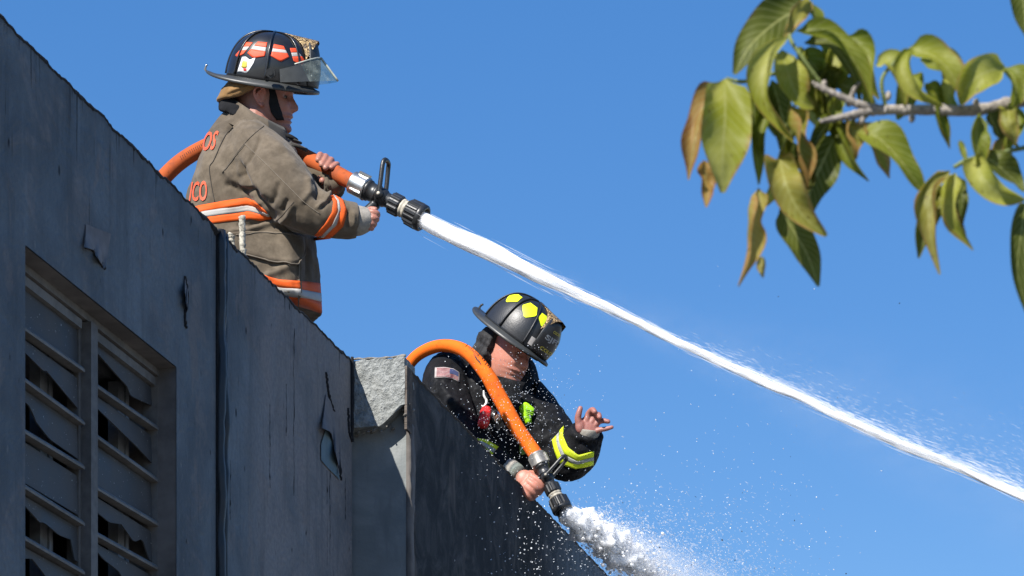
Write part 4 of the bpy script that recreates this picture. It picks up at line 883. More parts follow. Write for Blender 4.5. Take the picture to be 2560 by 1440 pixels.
for i in range(13):       # faded printed marks along the upper side
    x = 452+i*4.6; yc = float(np.interp(x, [a[0] for a in HP], [a[1] for a in HP])); l_ = random.choice((5, 7, 7))
    K.tube([hit(TH1, x-1, yc-13, .0004, False, Y1), hit(TH1, x+2, yc-13+l_, .0004, False, Y1)], .0012, 5)
kk = K.build('printed_mark', M['threaddark'], hz1, smooth=False); tag(kk, kind='stuff')
nz1, NW1 = nozzle(hz1, P(882, 456, Y1-.06), P(1047, 541, Y1-.12), Vector((-.08, 0, 1)), 1.02)
# ------------------------------------------------------------------ person in black coat leaning over the parapet
Y2 = 12.4; k2 = Y2/F
p2 = thing('person', 'firefighter in black coat with yellow bands leaning over the parapet, one hand raised', 'person', Vector((P(1130, 1100, Y2+.1).x, Y2+.1, 4.05)))
mb = MB()
sl_ = [(880, 1185, 1295, .10, 12.5), (895, 1140, 1325, .14, 12.5), (920, 1100, 1340, .17, 12.5), (955, 1066, 1350, .185, 12.5), (1000, 1052, 1362, .19, 12.5), (1060, 1055, 1380, .19, 12.5), (1120, 1062, 1375, .18, 12.5), (1190, 1060, 1320, .18, 12.5), (1265, 1040, 1232, .17, 12.5), (1340, 1020, 1215, .17, 12.5)]
OV = [(math.cos(a), math.sin(a)) for a in np.linspace(0, 2*math.pi, 18)[:-1]]
S = spline(sl_, 40); mb.loft([ring_px(a[0], a[1], a[2], a[4], a[3], sec=OV, drop=.5*max(0, min(1, (1010-a[0])/110)), shear=.22*max(0, min(1, (1060-a[0])/140))) for a in S])
smoothtube(mb, [(1120, 925, 12.46, 52), (1112, 970, 12.36, 60), (1130, 1040, 12.3, 58), (1165, 1092, 12.26, 50), (1205, 1125, 12.24, 40), (1245, 1153, 12.22, 33), (1276, 1174, 12.20, 29)], 30, 20)
smoothtube(mb, [(1310, 985, 12.52, 50), (1352, 1045, 12.46, 58), (1388, 1110, 12.38, 64), (1420, 1142, 12.32, 62), (1446, 1122, 12.26, 54), (1462, 1092, 12.22, 46), (1468, 1076, 12.20, 42)], 34, 22)
V2, F2 = remesh(mb.V, mb.F, .0056, 6)
folds = [([(1100, 960), (1130, 1000), (1150, 1010)], 10, .012), ([(1090, 985), (1110, 1020), (1140, 1040)], 9, -.012), ([(1120, 940), (1150, 965), (1165, 1000)], 12, -.010), ([(1150, 1050), (1180, 1090), (1200, 1100)], 10, .010),
         ([(1345, 1060), (1380, 1050), (1405, 1045)], 9, .012), ([(1340, 1085), (1370, 1070), (1400, 1062)], 8, -.012), ([(1345, 1110), (1375, 1090), (1400, 1080)], 8, .012), ([(1350, 1130), (1375, 1110)], 8, -.010),
         ([(1300, 980), (1330, 1010), (1370, 1030)], 14, .010), ([(1240, 1000), (1250, 1060), (1270, 1110)], 14, -.010), ([(1400, 1190), (1440, 1175), (1480, 1150)], 8, .008), ([(1440, 1100), (1470, 1118), (1495, 1105)], 7, -.010), ([(1430, 1080), (1450, 1110)], 8, .008),
         ([(1230, 1150), (1245, 1130)], 6, -.007), ([(1250, 1165), (1265, 1150)], 6, .006), ([(1180, 960), (1210, 1020), (1225, 1090)], 14, .008), ([(1390, 1180), (1410, 1150)], 9, -.008)]
V2 = wrinkle(V2, F2, folds, (.006, 8.)); coat2 = obj('coat', V2, F2, M['blackcoat'], p2); T2 = bvh(V2, F2)
q = MB(); cz = 4.05       # kneeling legs behind the parapet
cx = P(1130, 1340, 12.46)
for dy in (-.12, .12): q.tube([cx+Vector((0, dy, .02)), cx+Vector((.05, dy, -.05)), Vector((cx.x+.02, cx.y+dy, cz+.13)), Vector((cx.x-.2, cx.y+dy, cz+.10)), Vector((cx.x-.45, cx.y+dy, cz+.09))], [.13, .125, .105, .085, .07], 14)
V_, F_ = remesh(q.V, q.F, .014, 3); obj('trousers', V_, F_, M['blackcoat'], p2)
# body
frH = frame((.74, -.52, -.36), (.34, -.18, .90)); C2 = P(1272, 886, 12.36)
bb = MB(); HW2 = head_parts(bb, C2, frH, 1.06, 1.06, .98, ears=False)
bb.tube([C2+frH[2]*-.05-frH[0]*.02, P(1250, 925, 12.4), P(1220, 980, 12.42), P(1200, 1100, 12.44), P(1140, 1300, 12.46)], [.062, .066, .10, .11, .10], 16)
for dy in (-.12, .12): bb.tube([P(1140, 1290, 12.46+dy*.5), cx+Vector((.05, dy, -.05)), Vector((cx.x+.02, cx.y+dy, cz+.12)), Vector((cx.x-.4, cx.y+dy, cz+.09))], [.09, .08, .07, .045], 12)
smoothtube(bb, [(1180, 960, 12.5, 28), (1125, 1010, 12.34, 28), (1165, 1092, 12.27, 24), (1245, 1153, 12.22, 18), (1290, 1182, 12.17, 17)], 20, 12)
smoothtube(bb, [(1260, 960, 12.5, 30), (1352, 1045, 12.46, 30), (1416, 1138, 12.32, 28), (1446, 1122, 12.26, 24), (1464, 1082, 12.20, 20)], 20, 12)
# raised left hand, palm towards us
yr = 12.17
bb.ball(P(1468, 1068, yr), .03, 16, 10, (Vector((.044, 0, -.012)), Vector((.004, .016, .004)), Vector((.012, .004, .043))))
bb.ball(P(1450, 1066, yr-.008), .02, 12, 8, (Vector((.020, 0, .004)), Vector((0, .016, 0)), Vector((-.004, 0, .030))))
hand_fingers(bb, [[(1450, 1066, yr-.006, 10), (1445, 1048, yr-.012, 9), (1447, 1034, yr-.018, 8), (1451, 1021, yr-.02, 6.8)],
                  [(1466, 1052, yr, 8.6), (1472, 1034, yr-.004, 8.2), (1481, 1025, yr-.022, 7.8), (1487, 1030, yr-.040, 6.8)], [(1480, 1056, yr, 8.6), (1488, 1042, yr-.004, 8.2), (1496, 1037, yr-.024, 7.6), (1499, 1043, yr-.042, 6.6)],
                  [(1488, 1064, yr, 8), (1498, 1054, yr-.006, 7.4), (1509, 1052, yr-.014, 6.8), (1521, 1054, yr-.020, 5.8)], [(1490, 1078, yr, 7.4), (1503, 1074, yr-.006, 6.6), (1516, 1072, yr-.012, 6), (1530, 1068, yr-.016, 5)]])
# right hand closed round the grip of the nozzle
yg = 12.13
bb.ball(P(1316, 1201, yg), .03, 16, 10, (Vector((.040, -.004, -.028)), Vector((.004, .020, 0)), Vector((.020, 0, .034))))
hand_fingers(bb, [[(1330, 1192, yg-.016, 10), (1346, 1203, yg-.022, 9.6), (1355, 1218, yg-.014, 9), (1348, 1232, yg+.004, 8)], [(1322, 1204, yg-.02, 9.6), (1337, 1216, yg-.026, 9.4), (1346, 1228, yg-.012, 8.6), (1339, 1238, yg+.004, 7.8)],
                  [(1313, 1214, yg-.018, 9.2), (1327, 1226, yg-.022, 9), (1336, 1238, yg-.010, 8.2), (1330, 1246, yg+.004, 7.4)], [(1305, 1222, yg-.014, 8.4), (1317, 1236, yg-.016, 8), (1326, 1246, yg-.006, 7.4)],
                  [(1326, 1184, yg+.01, 9), (1342, 1186, yg+.016, 8.8), (1356, 1194, yg+.012, 8)]])
BV2, BF2 = remesh(bb.V, bb.F, .0036, 2)
cb2 = headtint(BV2, C2, frH, 1.06, 1.06, .98, (.50, .21, .15), .6); wet_or_shade = np.clip((npx(BV2)[:, 0]-1400)/20, 0, 1)[:, None]; cb2[:, :3] = cb2[:, :3]*(1-wet_or_shade)+np.array((.30, .125, .105))*wet_or_shade  # raised hand's skin darkened: its shade is put into the tint
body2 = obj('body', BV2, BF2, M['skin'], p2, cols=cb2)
for s in (1, -1):
    q = MB(); q.ball(HW2(.058, s*.031, .0085), .0090, 12, 8); e = q.build('eye', M['eyewhite'], p2); q = MB(); q.ball(HW2(.0640, s*.030, .0065), .0045, 10, 6); q.build('iris', M['dark'], e)
# helmet
frB = frame((.64, -.46, -.62), (.58, -.27, .77))
hC = P(1288, 846, 12.36)
h2, HT2, HWf2, hd2, hsp2 = helmet(p2, hC, frB, M['helmet_wet'], True, 1.0)
def stick(ph, t0, t1, w_, nm='reflective_sticker'):
    """five-sided sticker on the shell: ph heading in degrees, t0..t1 from brim to crown"""
    m = MB(); rows = []
    for i in range(9):
        f_ = i/8; t = t0+(t1-t0)*f_; hw = w_*float(np.interp(f_, [0, .45, 1], [.12, 1.0, .62])); rows.append([HWf2(*hd2(R(ph+a*hw), t, .0024)) for a in np.linspace(-1, 1, 9)])
    m.loft(rows, False, False); m.build(nm, M['yellow_sticker'], h2)
stick(-112, .38, .66, 17); stick(-66, .36, .68, 18); stick(-157, .46, .70, 15); stick(-30, .40, .64, 13); stick(66, .36, .68, 18); stick(112, .38, .66, 17)
def shield_text(s, u0, u1, v0, v1, mat, nm='shield_lettering', bold=.01):
    T, Fc = textmesh(s, bold); V = [hsp2((u0+(u1-u0)*a)*1.0, v0+(v1-v0)*b_, .0015) for a, b_ in T]; obj(nm, V, Fc, mat, h2, False)
shield_text('SJFD', -.72, .72, .42, .60, M['grey_ink'], bold=.03); shield_text('OSORIO', -.45, .45, .70, .78, M['gold_ink'], bold=.03); shield_text('COLON', -.66, .66, .16, .26, M['gold_ink'], bold=.04)
m = MB(); rows = [[HWf2(*hd2(R(a), t, .0022)) for a in np.linspace(-38, -27, 6)] for t in (.06, .12, .18)]; m.loft(rows, False, False); m.build('scuffed_sticker', M['white_sticker'], h2)
# hood
mb = MB(); f_, l_, u_ = frH; rows = []
for z, rf, rb, rl, sh in ((.075, .03, .105, .09, -.035), (.03, .012, .128, .104, -.035), (-.03, .002, .135, .106, -.035), (-.08, .004, .13, .104, -.035), (-.13, .03, .125, .10, -.035), (-.17, .05, .12, .10, -.035)):
    rows.append([C2+f_*(sh+(rf if math.cos(a) > 0 else rb)*math.cos(a))+l_*(rl*math.sin(a))+u_*z for a in np.linspace(0, 2*math.pi, 40, False)])
mb.loft(rows); V_, F_ = remesh(mb.V, mb.F, .006, 4); V_ = wrinkle(V_, F_, [([(1190, 850), (1230, 880), (1250, 900)], 6, -.008), ([(1195, 830), (1235, 850)], 5, .007), ([(1200, 880), (1240, 900)], 6, .007)], (.006, 14)); obj('hood', V_, F_, M['hoodgrey'], p2)
# collar
collar(p2, P(1256, 962, 12.42), Vector((.82, -.55, -.16)).normalized(), Vector((.55, .83, .2)).normalized(), Vector((.12, -.05, 1)).normalized(), [(-.05, .16, .13, .15, -.03), (-.01, .150, .118, .138, -.03), (.025, .155, .108, .130, -.034), (.045, .165, .102, .128, -.036)], M['blackcoat'], 'collar', 25, 335)
# bands
def band2(nm, top, bot, cuts, nu=24, Y=12.0):
    band(nm, top, bot, T2, p2, 'yellow_band', 'grey_band', cuts, nu, False, Y)
band2('reflective_band', [(1409, 1066), (1408, 1090), (1420, 1118), (1446, 1138), (1484, 1128)], [(1380, 1100), (1388, 1130), (1400, 1160), (1440, 1172), (1482, 1162)], (.42, .66))
band2('reflective_band', [(1192, 1096), (1216, 1100), (1246, 1118)], [(1188, 1110), (1205, 1125), (1226, 1142)], (.3, .62), 12, 12.1)
# flag patch
fl = MB(); top = [(1088, 920), (1112, 919), (1134, 923), (1149, 933)]; bot = [(1087, 945), (1112, 944), (1132, 948), (1148, 955)]
A_, B_ = resample(top, 14), resample(bot, 14); patch(fl, T2, A_, B_, 14, 6, .003, Y=12.2); flag = fl.build('flag_patch', M['flagwhite'], p2)
Ai = A_+(B_-A_)*.09; Bi = A_+(B_-A_)*.91
for k in range(7):
    f0, f1 = (2*k)/13., (2*k+1)/13.; e = 13 if k > 3 else 8; m = MB(); patch(m, T2, (Ai*(1-f0)+Bi*f0)[1:e+1], (Ai*(1-f1)+Bi*f1)[1:e+1], 8, 1, .0042, rim=False, Y=12.2); m.build('flag_stripe', M['flagred'], flag)
m = MB(); patch(m, T2, Ai[8:14], (Ai*.46+Bi*.54)[8:14], 6, 3, .0044, rim=False, Y=12.2); m.build('flag_canton', M['navy'], flag)
# wristlets
q = MB(); smoothtube(q, [(1272, 1172, 12.19, 27), (1285, 1180, 12.17, 26), (1296, 1187, 12.15, 23)], 8, 16); q.build('wristlet', M['wristlet'], p2)
q = MB(); smoothtube(q, [(1466, 1086, 12.21, 33), (1468, 1078, 12.195, 32), (1469, 1071, 12.19, 29)], 8, 16); q.build('wristlet', M['wristlet'], p2)
# ------------------------------------------------------------------ things clipped to the coat
def H2(x, y, off=0.): return hit(T2, x, y, off, False, 12.2)
fc = H2(1210, 1048, .03); ft = thing('flashlight', 'red right-angle flashlight clipped to the chest of the black coat', 'flashlight', H2(1203, 1072, .01))
b0, b1 = H2(1198, 1074, .035), H2(1216, 1028, .04)
q = MB(); q.tube([b0, b0.lerp(b1, .1), b0.lerp(b1, .8), b1.lerp(b0, .04), b1], [.022, .024, .024, .021, .010], 16, flat=.85); q.build('flashlight_body', M['red'], ft)
lx = Vector((.62, -.74, -.25)).normalized(); hc = H2(1224, 1052, .055); q = MB()
q.tube([hc-lx*.03, hc+lx*.012, hc+lx*.022, hc+lx*.024], [.026, .030, .030, .025], 22); hd = q.build('flashlight_head', M['blackplastic'], ft)
q = MB(); q.tube([hc+lx*.024, hc+lx*.028], [.026, .022], 22); q.build('reflector', M['chrome'], hd)
q = MB(); q.ball(hc+lx*.026, .02, 14, 8, (lx*.008, lx.cross(Vector((0, 0, 1))).normalized()*.018, Vector((0, 0, .018)))); q.build('lens', M['lens'], hd)
q = MB(); q.tube([b0-Vector((.01, .028, -.005)), b1-Vector((.01, .03, .01))], .005, 6); q.build('belt_clip', M['red'], ft)
ct = thing('carabiner', 'white metal hook hanging on the black coat above the red flashlight', 'hook', H2(1210, 1018, .012))
q = MB(); S = spline([(1208, 980, 3), (1209, 992, 5), (1214, 1003, 6), (1213, 1014, 5), (1208, 1019, 3), (1205, 1015, 2)], 24); q.tube([H2(a[0], a[1], .012) for a in S], [a[2]*k2*.6 for a in S], 8); q.build('hook', M['white'], ct)
lt = thing('radio_microphone', 'lime yellow plastic device clipped to the black coat beside the orange hose', 'clip device', H2(1315, 1055, .01))
q = MB(); patch(q, T2, [(1297, 1018), (1308, 1011), (1318, 1016), (1329, 1023)], [(1306, 1046), (1316, 1062), (1324, 1058), (1330, 1042)], 10, 8, .028, Y=12.2); lo_ = q.build('case', M['lime'], lt)
for k in range(5):
    q = MB(); y = 1026+k*5.5; q.tube([H2(1308, y, .029), H2(1325, y+5, .029)], .0016, 6); q.build('grille_slot', M['limedull'], lo_)
lt2 = thing('equipment_tag', 'dull green tag hanging low on the black coat behind the hose', 'tag', H2(1306, 1130, .01))
q = MB(); patch(q, T2, [(1297, 1098), (1312, 1100)], [(1298, 1136), (1318, 1134)], 6, 6, .012, Y=12.2); q.build('tag_plate', M['limedull'], lt2)
# ------------------------------------------------------------------ hose and nozzle
hz2 = thing('fire_hose', 'bright orange fire hose arching over the shoulder of the firefighter in black', 'fire hose', P(960, 1060, 12.3), 'hoses on the roof')
HP2 = spline([(950, 1120, 12.45, 15), (985, 985, 12.45, 15), (1022, 912, 12.43, 15), (1060, 878, 12.40, 15), (1112, 864, 12.34, 15.5), (1166, 880, 12.26, 17), (1214, 932, 12.2, 18.5), (1250, 995, 12.18, 19.5), (1290, 1066, 12.16, 19), (1322, 1112, 12.15, 18.5), (1342, 1140, 12.13, 18)], 90)
q = hose_tube(HP2, 'hose2', hz2, 22); TH = bvh(q.V, q.F)
K = MB()
for i, (x, y) in enumerate(((1166, 861), (1172, 863), (1178, 866), (1183, 870), (1187, 874), (1192, 879), (1196, 884), (1205, 894), (1209, 899), (1214, 906), (1219, 911), (1222, 915))):
    dx, dy = (-6, 8) if i % 3 else (-9, 12); K.tube([hit(TH, x+2, y+1, .0012, False, 12.1), hit(TH, x+2+dx*.4, y+1+dy*.4, .0012, False, 12.1)], .0016, 5)
kk = K.build('printed_mark', M['ink'], hz2, smooth=False); tag(kk, kind='stuff')
nz2, NW2 = nozzle(hz2, P(1340, 1138, 12.13), P(1410, 1282, 12.08), Vector((.9, -.15, .35)), .86, 'silver_dull', .5)
# ------------------------------------------------------------------ water
def water_mat(name, alpha=1., col=(.95, .96, .97, 1), streak=None, trl=.45):
    b = NB(name); d = b.n('ShaderNodeBsdfDiffuse'); d.inputs['Color'].default_value = col; t = b.n('ShaderNodeBsdfTranslucent'); t.inputs['Color'].default_value = col
    m = b.n('ShaderNodeMixShader'); m.inputs[0].default_value = trl; b.link(d.outputs[0], m.inputs[1]); b.link(t.outputs[0], m.inputs[2]); sh = m.outputs[0]
    g = b.n('ShaderNodeBsdfGlossy'); g.inputs['Roughness'].default_value = .25; m3 = b.n('ShaderNodeMixShader'); m3.inputs[0].default_value = .06; b.link(sh, m3.inputs[1]); b.link(g.outputs[0], m3.inputs[2]); sh = m3.outputs[0]
    if alpha < 1 or streak:
        tr = b.n('ShaderNodeBsdfTransparent'); m2 = b.n('ShaderNodeMixShader'); b.link(tr.outputs[0], m2.inputs[1]); b.link(sh, m2.inputs[2])
        if streak: n = b.noise(b.coord('UV', streak), 1, 5, .65); b.link(b.ramp(n, .32, .62, alpha*.72, alpha), m2.inputs[0])
        else: m2.inputs[0].default_value = alpha
        sh = m2.outputs[0]
    return b.done(sh)
M['water'] = water_mat('aerated_water', trl=.08); M['watercore'] = water_mat('aerated_water_core', 1., streak=(22, 1.6, 1), trl=.08); M['waterthin'] = water_mat('thin_water', .22); M['watermist'] = water_mat('fine_mist', .12)
M['waterhalf'] = water_mat('half_clear_drops', .32, trl=.5); M['drop'] = water_mat('water_drop', .9, (.9, .92, .94, 1)); M['dark_drop'] = simple('dark_water_drop', (.03, .032, .035, 1), .3)  # last one is dark: refraction's darkening put into the drop colour
def foam_mat():
    b = NB('white_water'); c = b.coord('Object'); n = b.noise(c, 90, 4, .65)
    return b.done(b.bsdf((.96, .97, .98, 1), .5, 0, b.bump(n, .35, .006), .2, Subsurface_Weight=1., Subsurface_Scale=.06, Subsurface_Radius=(1, 1, 1)))
M['foam'] = foam_mat()
rng = np.random.default_rng(3)
def needles(C, D, L, Rr, rad=None):
    """little six-pointed drops: C centres, D flow directions, L half length, Rr half width -> V, F"""
    n = len(C); D = D/np.linalg.norm(D, axis=1, keepdims=True); U = np.cross(D, np.array([0.13, .3, .95])); U /= np.linalg.norm(U, axis=1, keepdims=True); W_ = np.cross(D, U)
    V = np.empty((n, 6, 3)); V[:, 0] = C+D*L[:, None]; V[:, 1] = C-D*L[:, None]; V[:, 2] = C+U*Rr[:, None]; V[:, 3] = C-U*Rr[:, None]; V[:, 4] = C+W_*Rr[:, None]; V[:, 5] = C-W_*Rr[:, None]
    f = np.array([[0, 2, 4], [0, 4, 3], [0, 3, 5], [0, 5, 2], [1, 4, 2], [1, 3, 4], [1, 5, 3], [1, 2, 5]])
    return V.reshape(-1, 3), (f[None]+6*np.arange(n)[:, None, None]).reshape(-1, 3)
# --- the long jet
JP = [(1028, 532, 11.045, 18), (1044, 541, 11.03, 21), (1090, 566, 11.0, 24), (1150, 592, 10.97, 26), (1250, 640, 10.92, 26), (1400, 714, 10.85, 21), (1560, 789, 10.77, 16), (1700, 859, 10.7, 15), (1850, 927, 10.62, 16), (2000, 994, 10.55, 17), (2120, 1052, 10.5, 17), (2250, 1110, 10.42, 16), (2380, 1163, 10.35, 15), (2480, 1206, 10.3, 15), (2560, 1244, 10.25, 15), (2760, 1345, 10.15, 16), (3000, 1480, 10.0, 18)]
JS = spline(JP, 420); jc = np.array([P(a[0], a[1], a[2]) for a in JS]); jr = np.array([a[3]*a[2]/F*np.interp(a[0], [1040, 1300, 1600, 2600], [1, .86, .62, .64]) for a in JS])
jd = np.gradient(jc, axis=0); jd /= np.linalg.norm(jd, axis=1, keepdims=True); jl = np.r_[0, np.cumsum(np.linalg.norm(np.diff(jc, axis=0), axis=1))]
jet = thing('water_jet', 'long white jet of water arcing from the upper hose across the sky', 'water jet', P(1033, 541, 11.1)); 
jet['kind'] = 'stuff'
rings = []; uv = []; n = 28
for i in range(len(jc)):
    t = i/len(jc); u = Vector((0, 0, 1)); d0 = Vector(jd[i]); u = (u-d0*u.dot(d0)).normalized(); v = d0.cross(u); amp = .05+.75*min(1, t*2.0)**1.3; ring = []
    off = .5*min(1, t*1.6)*jr[i]*(noise.noise(Vector((jl[i]*2.2, 0, 4)))+.7*noise.noise(Vector((jl[i]*6, 3, 4))))
    for j in range(n):
        a = 2*math.pi*j/n; r = jr[i]*(.92-.18*min(1, t*2.2))*(1+amp*(noise.noise(Vector((math.cos(a)*1.3+jl[i]*1.2, math.sin(a)*1.3, jl[i]*2.0)))+.8*noise.noise(Vector((math.cos(a)*2.6, math.sin(a)*2.6, jl[i]*7)))))
        ring.append(Vector(jc[i])+u*(r*math.cos(a)+off)+v*(r*math.sin(a))); uv.append((a/6.283, jl[i]))
    rings.append(ring)
q = MB(); q.loft(rings); obj('jet_core', q.V, q.F, M['foam'], jet, uv=uv)
def along(s):
    return np.stack([np.interp(s, jl, jc[:, k]) for k in range(3)], 1), np.stack([np.interp(s, jl, jd[:, k]) for k in range(3)], 1), np.interp(s, jl, jr)
def veil(N, smin, spread, L, r, mat, nm, lift=0., pw=1.):
    s = smin+(jl[-1]-smin)*rng.random(N)**pw; c, d, rr = along(s); A3 = rng.normal(size=(N, 3)); g = spread(s)[:, None]*rr[:, None]
    c = c+A3*g*np.array([1, 1, 1]); c[:, 2] += lift*np.abs(rng.normal(size=N))*(s/jl[-1])**2*rng.random(N); c[:, 0] += lift*.3*np.abs(rng.normal(size=N))*(s/jl[-1])**2
    d = d+rng.normal(size=(N, 3))*.035; ll = L*(.4+rng.random(N)*1.2); r2 = r*(.5+rng.random(N)); V, Fc = needles(c, d, ll, r2); o = obj(nm, V, Fc, M[mat], jet, False); tag(o, kind='stuff'); return o
veil(1500, 0.05, lambda s: .52+.02*s, .09, .0015, 'waterthin', 'jet_streak')
veil(2600, 0.6, lambda s: .48+.06*s, .028, .0016, 'waterthin', 'jet_drops', .05)
veil(3200, 1.2, lambda s: .75+.12*s, .010, .0014, 'watermist', 'jet_mist', .22, .75)
# --- spray from the second nozzle
O2 = P(1409, 1281, 12.08); sp = thing('water_spray', 'bursting white spray of water thrown from the lower nozzle past the parapet', 'water spray', O2); sp['kind'] = 'stuff'
ax2 = (P(1640, 1425, 12.4)-O2).normalized(); up2 = Vector((0, 0, 1)); up2 = (up2-ax2*up2.dot(ax2)).normalized(); sd2 = ax2.cross(up2); ax_, uu_, ss_ = (np.array(v) for v in (ax2, up2, sd2))
def burst(N, tmin, tmax, pw, spread, L, r, mat, nm, r0=.038, lift=0., gr=.12, clump=0.):
    t = tmin+(tmax-tmin)*rng.random(N)**pw; a = rng.random(N)*6.283; q_ = np.abs(rng.normal(size=N))*.62; rad = (r0+spread*t)*q_
    c = np.array(O2)+ax_*t[:, None]+uu_*(rad*np.cos(a))[:, None]+ss_*(rad*np.sin(a))[:, None]; c[:, 2] -= gr*t*t; c[:, 2] += lift*t*np.abs(rng.normal(size=N))*rng.random(N); c[:, 0] += lift*.5*t*rng.random(N)
    if clump:
        for i in range(N):
            p = Vector(c[i])*16; c[i] += clump*np.array(noise.noise_vector(p))
    d = np.tile(ax_, (N, 1))+rng.normal(size=(N, 3))*.5; V, Fc = needles(c, d, L*(.4+1.3*rng.random(N)), r*(.35+1.3*rng.random(N)**2)); o = obj(nm, V, Fc, M[mat], sp, False); tag(o, kind='stuff')
# solid root of the spray
q = MB(); S = np.linspace(0, .56, 66); rings = []
for t in S:
    rr = .036+.19*t; rings.append([O2+ax2*t+Vector((0, 0, -.12*t*t))+(up2*math.cos(a)+sd2*math.sin(a))*(rr*max(.02, (1-(t/.565)**2))*(.85+.9*noise.noise(Vector((math.cos(a)*1.8, math.sin(a)*1.8, t*22)))*min(1, t*8)+.35*noise.noise(Vector((math.cos(a)*5, math.sin(a)*5, t*60))))) for a in np.linspace(0, 6.283, 44, False)])
q.loft(rings); o = q.build('spray_core', M['foam'], sp); tag(o, kind='stuff')
q = MB()
for i in range(1800):      # torn clumps of white water
    t = .08+.50*random.random()**1.3; rr = .036+.20*t; a = random.uniform(0, 6.283); k = abs(random.gauss(0, .5)); c = O2+ax2*t+Vector((0, 0, -.12*t*t))+(up2*math.cos(a)+sd2*math.sin(a))*(rr*k); e = random.uniform(.0015, .0062)*(1-.4*t)
    V = MB(); V.ball(c, e, 7, 5, (ax2*e*1.6, up2*e, sd2*e)); q.add([v+(v-c)*(1.4*noise.noise(v*70)) for v in V.V], V.F)
o = q.build('spray_clumps', M['foam'], sp); tag(o, kind='stuff')
burst(3500, .0, .6, 1., .18, .005, .0030, 'waterhalf', 'spray_foam', clump=.03)
burst(9000, .10, 1.1, 1.0, .26, .0045, .0024, 'waterhalf', 'spray_drops', clump=.05)
burst(7000, .15, 1.1, 1., .26, .006, .0022, 'waterthin', 'spray_mist', lift=.35, clump=.05)
burst(800, .1, 1.1, .8, .26, .0032, .0022, 'drop', 'spray_beads', lift=.7)
burst(25, .1, 1.5, .8, .22, .004, .0036, 'dark_drop', 'dark_drops', lift=.8)  # a few drops coloured dark in place of refraction
# --- drops flying about the second person and in front of the burnt wall
def scatter(N, poly, f, r, mat, nm, par):
    x0, y0, x1, y1 = poly; C = []
    while len(C) < N:
        x = x0+(x1-x0)*random.random(); y = y0+(y1-y0)*random.random()
        if f(x, y) > random.random(): C.append(P(x, y, random.uniform(10.9, 11.55) if x < 1330 else random.uniform(11.2, 11.7)))
    C = np.array([tuple(c) for c in C]); V, Fc = needles(C, rng.normal(size=(N, 3)), r*(.4+1.1*rng.random(N)**2), r*(.4+1.0*rng.random(N)**2)); o = obj(nm, V, Fc, M[mat], par, False); tag(o, kind='stuff')
dr = thing('water_drops', 'fine bright water drops flying before the firefighter in black and the burnt wall', 'water drops', P(1250, 1200, 11.3)); dr['kind'] = 'stuff'
scatter(900, (1040, 860, 1520, 1200), lambda x, y: math.exp(-((x-1290)/120)**2-((y-1040)/130)**2), .0020, 'drop', 'coat_drops', dr)
scatter(260, (1100, 1150, 1520, 1440), lambda x, y: math.exp(-((x-1360)/130)**2-((y-1400)/150)**2), .0030, 'drop', 'wall_drops', dr)
scatter(22, (1400, 950, 2300, 1440), lambda x, y: math.exp(-((y-1440)/220)**2)*math.exp(-((x-1500)/330)**2), .0032, 'dark_drop', 'sky_drops', dr)
scatter(160, (1400, 1000, 2200, 1440), lambda x, y: math.exp(-((y-1440)/160)**2)*math.exp(-((x-1550)/300)**2), .0026, 'drop', 'sky_beads', dr)

# --- aerated mist as real scattering air round the spray and along the jet
def cloud(name, make_density, V, Fc, parent, color=(1, 1, 1, 1)):
    b = NB(name); c = b.coord('Object'); dens = make_density(b, c); pv = b.n('ShaderNodeVolumePrincipled'); pv.inputs['Color'].default_value = color; pv.inputs['Anisotropy'].default_value = 0.0
    b.link(dens, pv.inputs['Density']); b.link(pv.outputs[0], b.out.inputs['Volume']); o = obj(name, V, Fc, b.m, parent); tag(o, kind='stuff'); return o
def vdot(b, v, d):
    n = b.n('ShaderNodeVectorMath'); n.operation = 'DOT_PRODUCT'; b.link(v, n.inputs[0]); n.inputs[1].default_value = d; return n.outputs['Value']
def spray_density(b, c):
    t = vdot(b, c, tuple(ax2)); u = b.math('ADD', vdot(b, c, tuple(up2)), b.math('MULTIPLY', b.math('MULTIPLY', t, t), .11)); s_ = vdot(b, c, tuple(sd2))
    r = b.math('SQRT', b.math('ADD', b.math('MULTIPLY', u, u), b.math('MULTIPLY', s_, s_))); R_ = b.math('ADD', .036, b.math('MULTIPLY', t, .22)); q_ = b.math('DIVIDE', r, R_)
    fall = b.ramp(q_, 1.25, .35); k = b.math('DIVIDE', .036, R_); k = b.math('MULTIPLY', k, k)
    n = b.ramp(b.noise(c, 17, 5, .68, .6), .40, .62, .06, 1.0); start = b.ramp(t, -.002, .02); end = b.ramp(t, 1.25, .5)
    return b.math('MULTIPLY', b.math('MULTIPLY', b.math('MULTIPLY', fall, n), b.math('MULTIPLY', start, end)), b.math('ADD', b.math('MULTIPLY', k, 40.), 3.))
rings = [[O2+ax2*t+Vector((0, 0, -.12*max(0, t)**2))+(up2*math.cos(a)+sd2*math.sin(a))*(.05+.30*max(0, t)) for a in np.linspace(0, 6.283, 20, False)] for t in np.linspace(.002, 1.3, 12)]
q = MB(); q.loft(rings); cloud('spray_cloud', spray_density, q.V, q.F, sp)
X_ = jc[:, 0]-jc[0, 0]; cy = np.polyfit(X_, jc[:, 1]-jc[0, 1], 3); czf = np.polyfit(X_, jc[:, 2]-jc[0, 2], 3)
def poly(b, x, co):
    v = float(co[0])
    for k in co[1:]: v = b.math('ADD', b.math('MULTIPLY', x, v), float(k))
    return v
